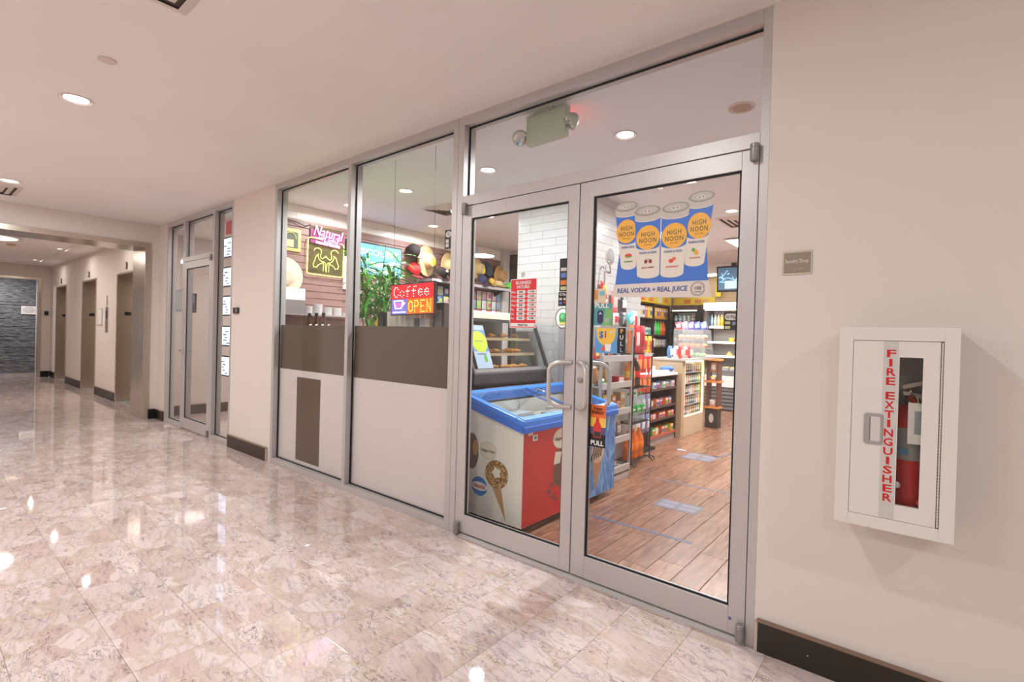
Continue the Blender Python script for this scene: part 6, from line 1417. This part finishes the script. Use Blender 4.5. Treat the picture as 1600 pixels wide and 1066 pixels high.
for i in range(13):
    y = 6.96+0.118*i
    if abs(y-7.71) < 0.06: continue
    cL, nmL = ((226, 226, 232), 'white') if i < 3 else ((236, 120, 70), 'coral') if i < 4 else ((240, 206, 90), 'yellow') if i < 7 else ((240, 170, 60), 'orange') if i < 11 else ((236, 186, 80), 'amber')
    stock('carton', carton(0.105, 0.12, 0.235, cL, ((236, 130, 60), (240, 210, 80), (90, 110, 190))[i % 3]), (-4.46, y, 1.796), '%s carton on the top back shelf, %s from the left' % (nmL, nth('bs0')), 'carton', 'cartons on the top back shelf')
for i in range(11):
    y = 6.97+0.136*i
    if abs(y-7.71) < 0.075: continue
    if i < 5: stock('carton', carton(0.115, 0.10, 0.15, ((196, 206, 214), (226, 226, 220), (70, 170, 160), (232, 226, 220), (110, 190, 170))[i], (80, 160, 160)), (-4.46, y, 1.451), '%s box on the second back shelf, %s from the left' % (('pale grey', 'white', 'teal', 'cream', 'sea green')[i], nth('bs1')), 'carton', 'boxes on the second back shelf')
    else:
        c, nm = ((170, 170, 196), 'lilac') if i < 7 else ((60, 200, 60), 'bright green') if i < 9 else ((236, 110, 50), 'orange')
        stock('bottle', bottle_mesh(0.05, 0.30, c, tuple(min(255, v+20) for v in c), (226, 226, 226), 'tall', 0.95), (-4.46, y, 1.451), '%s tall bottle on the second back shelf, %s from the left' % (nm, nth('bs2')), 'bottle', 'bottles on the second back shelf')
for i in range(11):
    y = 6.97+0.136*i
    if abs(y-7.71) < 0.075: continue
    c, nm = (((226, 120, 110), 'salmon'), ((96, 130, 200), 'blue'), ((226, 222, 216), 'white'), ((96, 196, 90), 'green'))[i % 4]
    stock('carton', carton(0.115, 0.10, 0.16, c, (236, 230, 220)), (-4.46, y, 1.197), '%s box on the third back shelf, %s from the left' % (nm, nth('bs3')), 'carton', 'boxes on the third back shelf')
# ---- far wall: cooler, yellow sign band, hanging screen
t = thing('drinks_cooler', 'black glass-door drinks cooler on the far wall', 'cooler', (-4.02, 8.45, 0))
MB().box(-0.24, -0.20, 0, 0.34, 0.22, 1.05).obj('carcass', BLACK, t); MB().box(-0.24, 0.18, 1.05, 0.34, 0.22, 2.0).obj('back', C(196, 200, 204), t)
for x in (-0.24, 0.32): MB().box(x, -0.20, 1.05, x+0.02, 0.18, 2.0).obj('side', BLACK, t)
MB().box(-0.24, -0.20, 2.0, 0.34, 0.22, 2.10).obj('header', C(82, 60, 60), t); MB().box(-0.22, -0.19, 1.965, 0.32, -0.14, 1.995).obj('lamp', G(236, 246, 226, 2.5), t)
for z in (1.06, 1.30, 1.52, 1.74): MB().box(-0.22, -0.16, z-0.012, 0.32, 0.18, z).obj('shelf', CHROME, t)
MB().box(-0.24, -0.215, 1.05, 0.34, -0.205, 1.96).obj('door_pane', GLASSC, t)
for x in (-0.24, 0.30): MB().box(x, -0.235, 1.04, x+0.04, -0.216, 1.97).obj('door_frame', BLACK, t)
MB().box(-0.20, -0.235, 1.93, 0.30, -0.216, 1.97).obj('door_frame', BLACK, t); MB().box(-0.20, -0.235, 1.04, 0.30, -0.216, 1.08).obj('door_frame', BLACK, t)
for r_, z in enumerate((1.061, 1.301, 1.521, 1.741)):
    for i in range(6):
        c, nm = (((226, 224, 222), 'white'), ((206, 60, 56), 'red'), ((60, 70, 80), 'dark'), ((110, 170, 200), 'blue'))[(i//2+r_) % 4]
        stock('can', can_mesh(0.036, 0.14, c, (230, 230, 230)), (-4.20+0.093*i, 8.40, z), '%s drink can in the far cooler, %s shelf, %s from the left' % (nm, ('bottom', 'third', 'second', 'top')[r_], ORD[i]), 'can', 'cans in the far cooler')
t = thing('sign_band', 'yellow printed sign band along the top of the far wall', 'sign', (-3.90, 8.66, 2.13)); MB().box(-0.46, -0.02, 0, 0.44, 0.02, 0.16).obj('board', M('yellow_header'), t)
for x, c in ((-0.15, (236, 130, 60)), (0.08, (226, 150, 70)), (0.25, (240, 190, 110))): MB().box(x-0.07, -0.022, 0.03, x+0.07, -0.02, 0.12).obj('print', C(*c), t)
t = tag(MB().box(-3.43, 8.58, 2.29, -3.33, 8.68, SZ-0.02).obj('yellow_post', M('yellow_header'), None), 'narrow yellow post beside the hanging screen', 'post')
t = thing('hanging_screen', 'black hanging television with blue picture above the produce fridge', 'television', (-2.62, 7.0, 2.23), (math.radians(6), 0, 0))
MB().box(-0.29, -0.03, 0, 0.29, 0.03, 0.46).obj('bezel', BLACK, t, bevel=0.006); MB().box(-0.26, -0.032, 0.04, 0.26, -0.0302, 0.43).obj('panel', G(70, 96, 120, 0.9), t)
rs = random.Random(12)
mb = MB()
for i in range(9):
    x, z = rs.uniform(-.22, .2), rs.uniform(.1, .36); mb.tube([(x, -0.033, z), (x+rs.uniform(-.1, .1), -0.033, z+rs.uniform(-.08, .08)), (x+rs.uniform(-.1, .1), -0.033, z+rs.uniform(-.05, .05))], 0.006, 4)
mb.obj('picture_lights', G(150, 200, 250, 1.5), t); MB().box(-0.15, -0.0335, 0.06, 0.15, -0.0322, 0.2).obj('picture_shape', G(170, 190, 190, 0.9), t)
MB().box(-0.04, -0.02, 0.46, 0.04, 0.02, 0.56).obj('bracket', BLACK, t)
# ---- open produce fridge
t = thing('produce_fridge', 'open produce fridge with white lit canopy and grey louvred front', 'fridge', (-2.30, 8.2, 0))
GRL = M('grey_fridge_panel', (120, 114, 114), 0.4)
MB().box(-1.14, 0.3, 0, 1.1, 0.42, 2.1).obj('back_panel', C(206, 202, 200), t)
for x in (-1.15, 1.09): MB().box(x, -0.3, 0, x+0.03, 0.42, 2.1).obj('side_panel', M('dark_fridge_side', (74, 66, 66), 0.4), t)
MB().box(-1.12, -0.40, 1.975, 1.09, 0.3, 2.11).obj('canopy', M('fridge_canopy_white', (240, 238, 238), 0.35), t, bevel=0.006); MB().box(-1.12, -0.30, 1.965, 1.09, -0.2, 1.974).obj('canopy_lamp', G(255, 252, 246, 6), t)
for z, d in ((1.64, 0.02), (1.33, -0.06), (1.05, -0.14)): MB().box(-1.12, d, z-0.02, 1.09, 0.3, z).obj('shelf', C(160, 150, 146), t); MB().box(-1.12, d-0.012, z-0.028, 1.09, d, z+0.016).obj('shelf_light', G(255, 246, 234, 1.3), t)
MB().box(-1.12, -0.36, 0.68, 1.09, 0.3, 0.78).obj('well', M('grey_fridge_panel'), t); MB().box(-1.12, -0.40, 0.455, 1.09, -0.34, 0.675).obj('white_front', WHITEP, t, bevel=0.004)
for k in range(6): MB().box(-1.12, -0.375-0.004*(k % 2), 0.02+0.072*k, 1.09, -0.33, 0.02+0.072*k+0.056).obj('louvre', GRL, t)
MB().box(-1.12, -0.33, 0, 1.09, 0.3, 0.66).obj('carcass', BLACK, t)
area_lamp('lamp', (0, -0.15, 1.95), 14, 2.0, (1, 0.97, 0.92), 'RECTANGLE', parent=t).data.size_y = 0.08
for i in range(12):
    c, nm = (((150, 190, 220), 'pale blue'), ((206, 200, 190), 'grey'), ((226, 200, 150), 'cream'), ((246, 170, 40), 'orange'), ((246, 160, 30), 'deep orange'), ((246, 190, 70), 'amber'), ((236, 110, 60), 'coral'), ((226, 60, 50), 'red'))[min(i, 7)] if i < 8 else ((236, 150, 50), 'orange')
    stock('bottle', bottle_mesh(0.03, 0.25, c, tuple(min(255, int(v*1.05)) for v in c), (240, 236, 230), 'juice', 0.92), (-3.39+0.066*i, 8.26, 1.641), '%s juice bottle on the top fridge shelf, %s from the left' % (nm, ORD[i]), 'bottle', 'juice bottles in the produce fridge')
rs = random.Random(17)
for i in range(12):
    c, nm = (((240, 206, 50), 'yellow'), ((206, 60, 60), 'red'), ((240, 216, 80), 'pale yellow'), ((226, 110, 90), 'rosy'))[i % 4]
    stock('fruit', MB().lathe([(0.012, 0.004), (0.04, 0.015), (0.052, 0.045), (0.042, 0.08), (0.015, 0.09), (0, 0.083)], 12).mesh('fruit', C(*c, 0.35), 60), (-2.98+0.105*(i % 6), 8.2+0.11*(i//6), 1.331+(0.0 if i < 6 else 0.0)), '%s round fruit on the middle fridge shelf, %s from the left, %s row' % (nm, ORD[i % 6], ('front', 'back')[i//6]), 'fruit', 'fruit in the produce fridge')
for i in range(6):
    stock('sandwich', MB().prism([(-0.07, 0), (0.07, 0), (0, 0.1)], 'y', -0.05, 0.05).mesh('sandwich', C(232, 196, 120)), (-3.0+0.16*i, 8.18, 1.051), 'wrapped sandwich wedge on the lower fridge shelf, %s from the left' % ORD[i], 'sandwich', 'sandwiches in the produce fridge')
for i in range(8):
    stock('food_tray', MB().box(-0.06, -0.08, 0, 0.06, 0.08, 0.05).box(-0.05, -0.07, 0.05, 0.05, 0.07, 0.065, 1).mesh('food_tray', [plastic_clear('clear_tray', (220, 220, 214), 0.2, 0.6), C(226, 206, 130)]), (-3.3+0.15*i, 8.0, 0.781), 'clear food tray in the fridge well, %s from the left' % ORD[i], 'food tray', 'food trays in the produce fridge')
# ---- tapes and stickers on the shop floor
TAPE = M('blue_grey_tape', (88, 88, 108), 0.5, noise=0.25, nscale=12)
def tape(label, pts, w=0.03):
    (x0, y0), (x1, y1) = pts; L_ = math.hypot(x1-x0, y1-y0)
    o = tag(MB().box(0, -w/2, 0, L_, w/2, 0.0006).obj('floor_tape', TAPE, None, (x0, y0, 0.0003), (0, 0, math.atan2(y1-y0, x1-x0))), label, 'floor tape'); return o
tape('blue-grey tape line on the shop floor nearest the right door', ((-1.90, 0.935), (-1.14, 0.945)), 0.035); tape('thin blue-grey tape line across the shop floor beyond the nearer sticker', ((-1.92, 2.25), (-1.22, 2.27)), 0.03); tape('short far tape line on the shop floor by the counter', ((-1.85, 3.57), (-1.70, 3.92)), 0.03)
def floor_sticker(label, cx, cy, w, h):
    t = thing('floor_sticker', label, 'floor sticker', (cx, cy, 0.0003)); MB().box(-w/2, -h/2, 0, w/2, h/2, 0.0006).obj('sheet', M('worn_sticker_blue', (104, 96, 108), 0.45, noise=0.2, nscale=12), t)
    for (a, b, c, d) in ((-.42, .08, -.05, .38), (-.42, -.38, -.05, -.02), (0.02, .05, .44, .36), (0.06, -.30, .42, -.06)): MB().box(a*w, b*h, 0.0006, c*w, d*h, 0.0009).obj('print', C(134, 126, 142), t)
floor_sticker('worn blue social distance sticker on the shop floor near the door', -1.49, 1.61, 0.35, 0.22); floor_sticker('worn blue sticker on the shop floor farther from the door', -1.95, 3.47, 0.34, 0.36)
tag(MB().box(-0.05, -0.03, 0, 0.05, 0.03, 0.0006).obj('floor_mark', C(170, 176, 200), None, (-2.25, 3.70, 0.0003)), 'small pale blue scuffed mark left of the farther floor sticker', 'floor mark')

flush_texts()
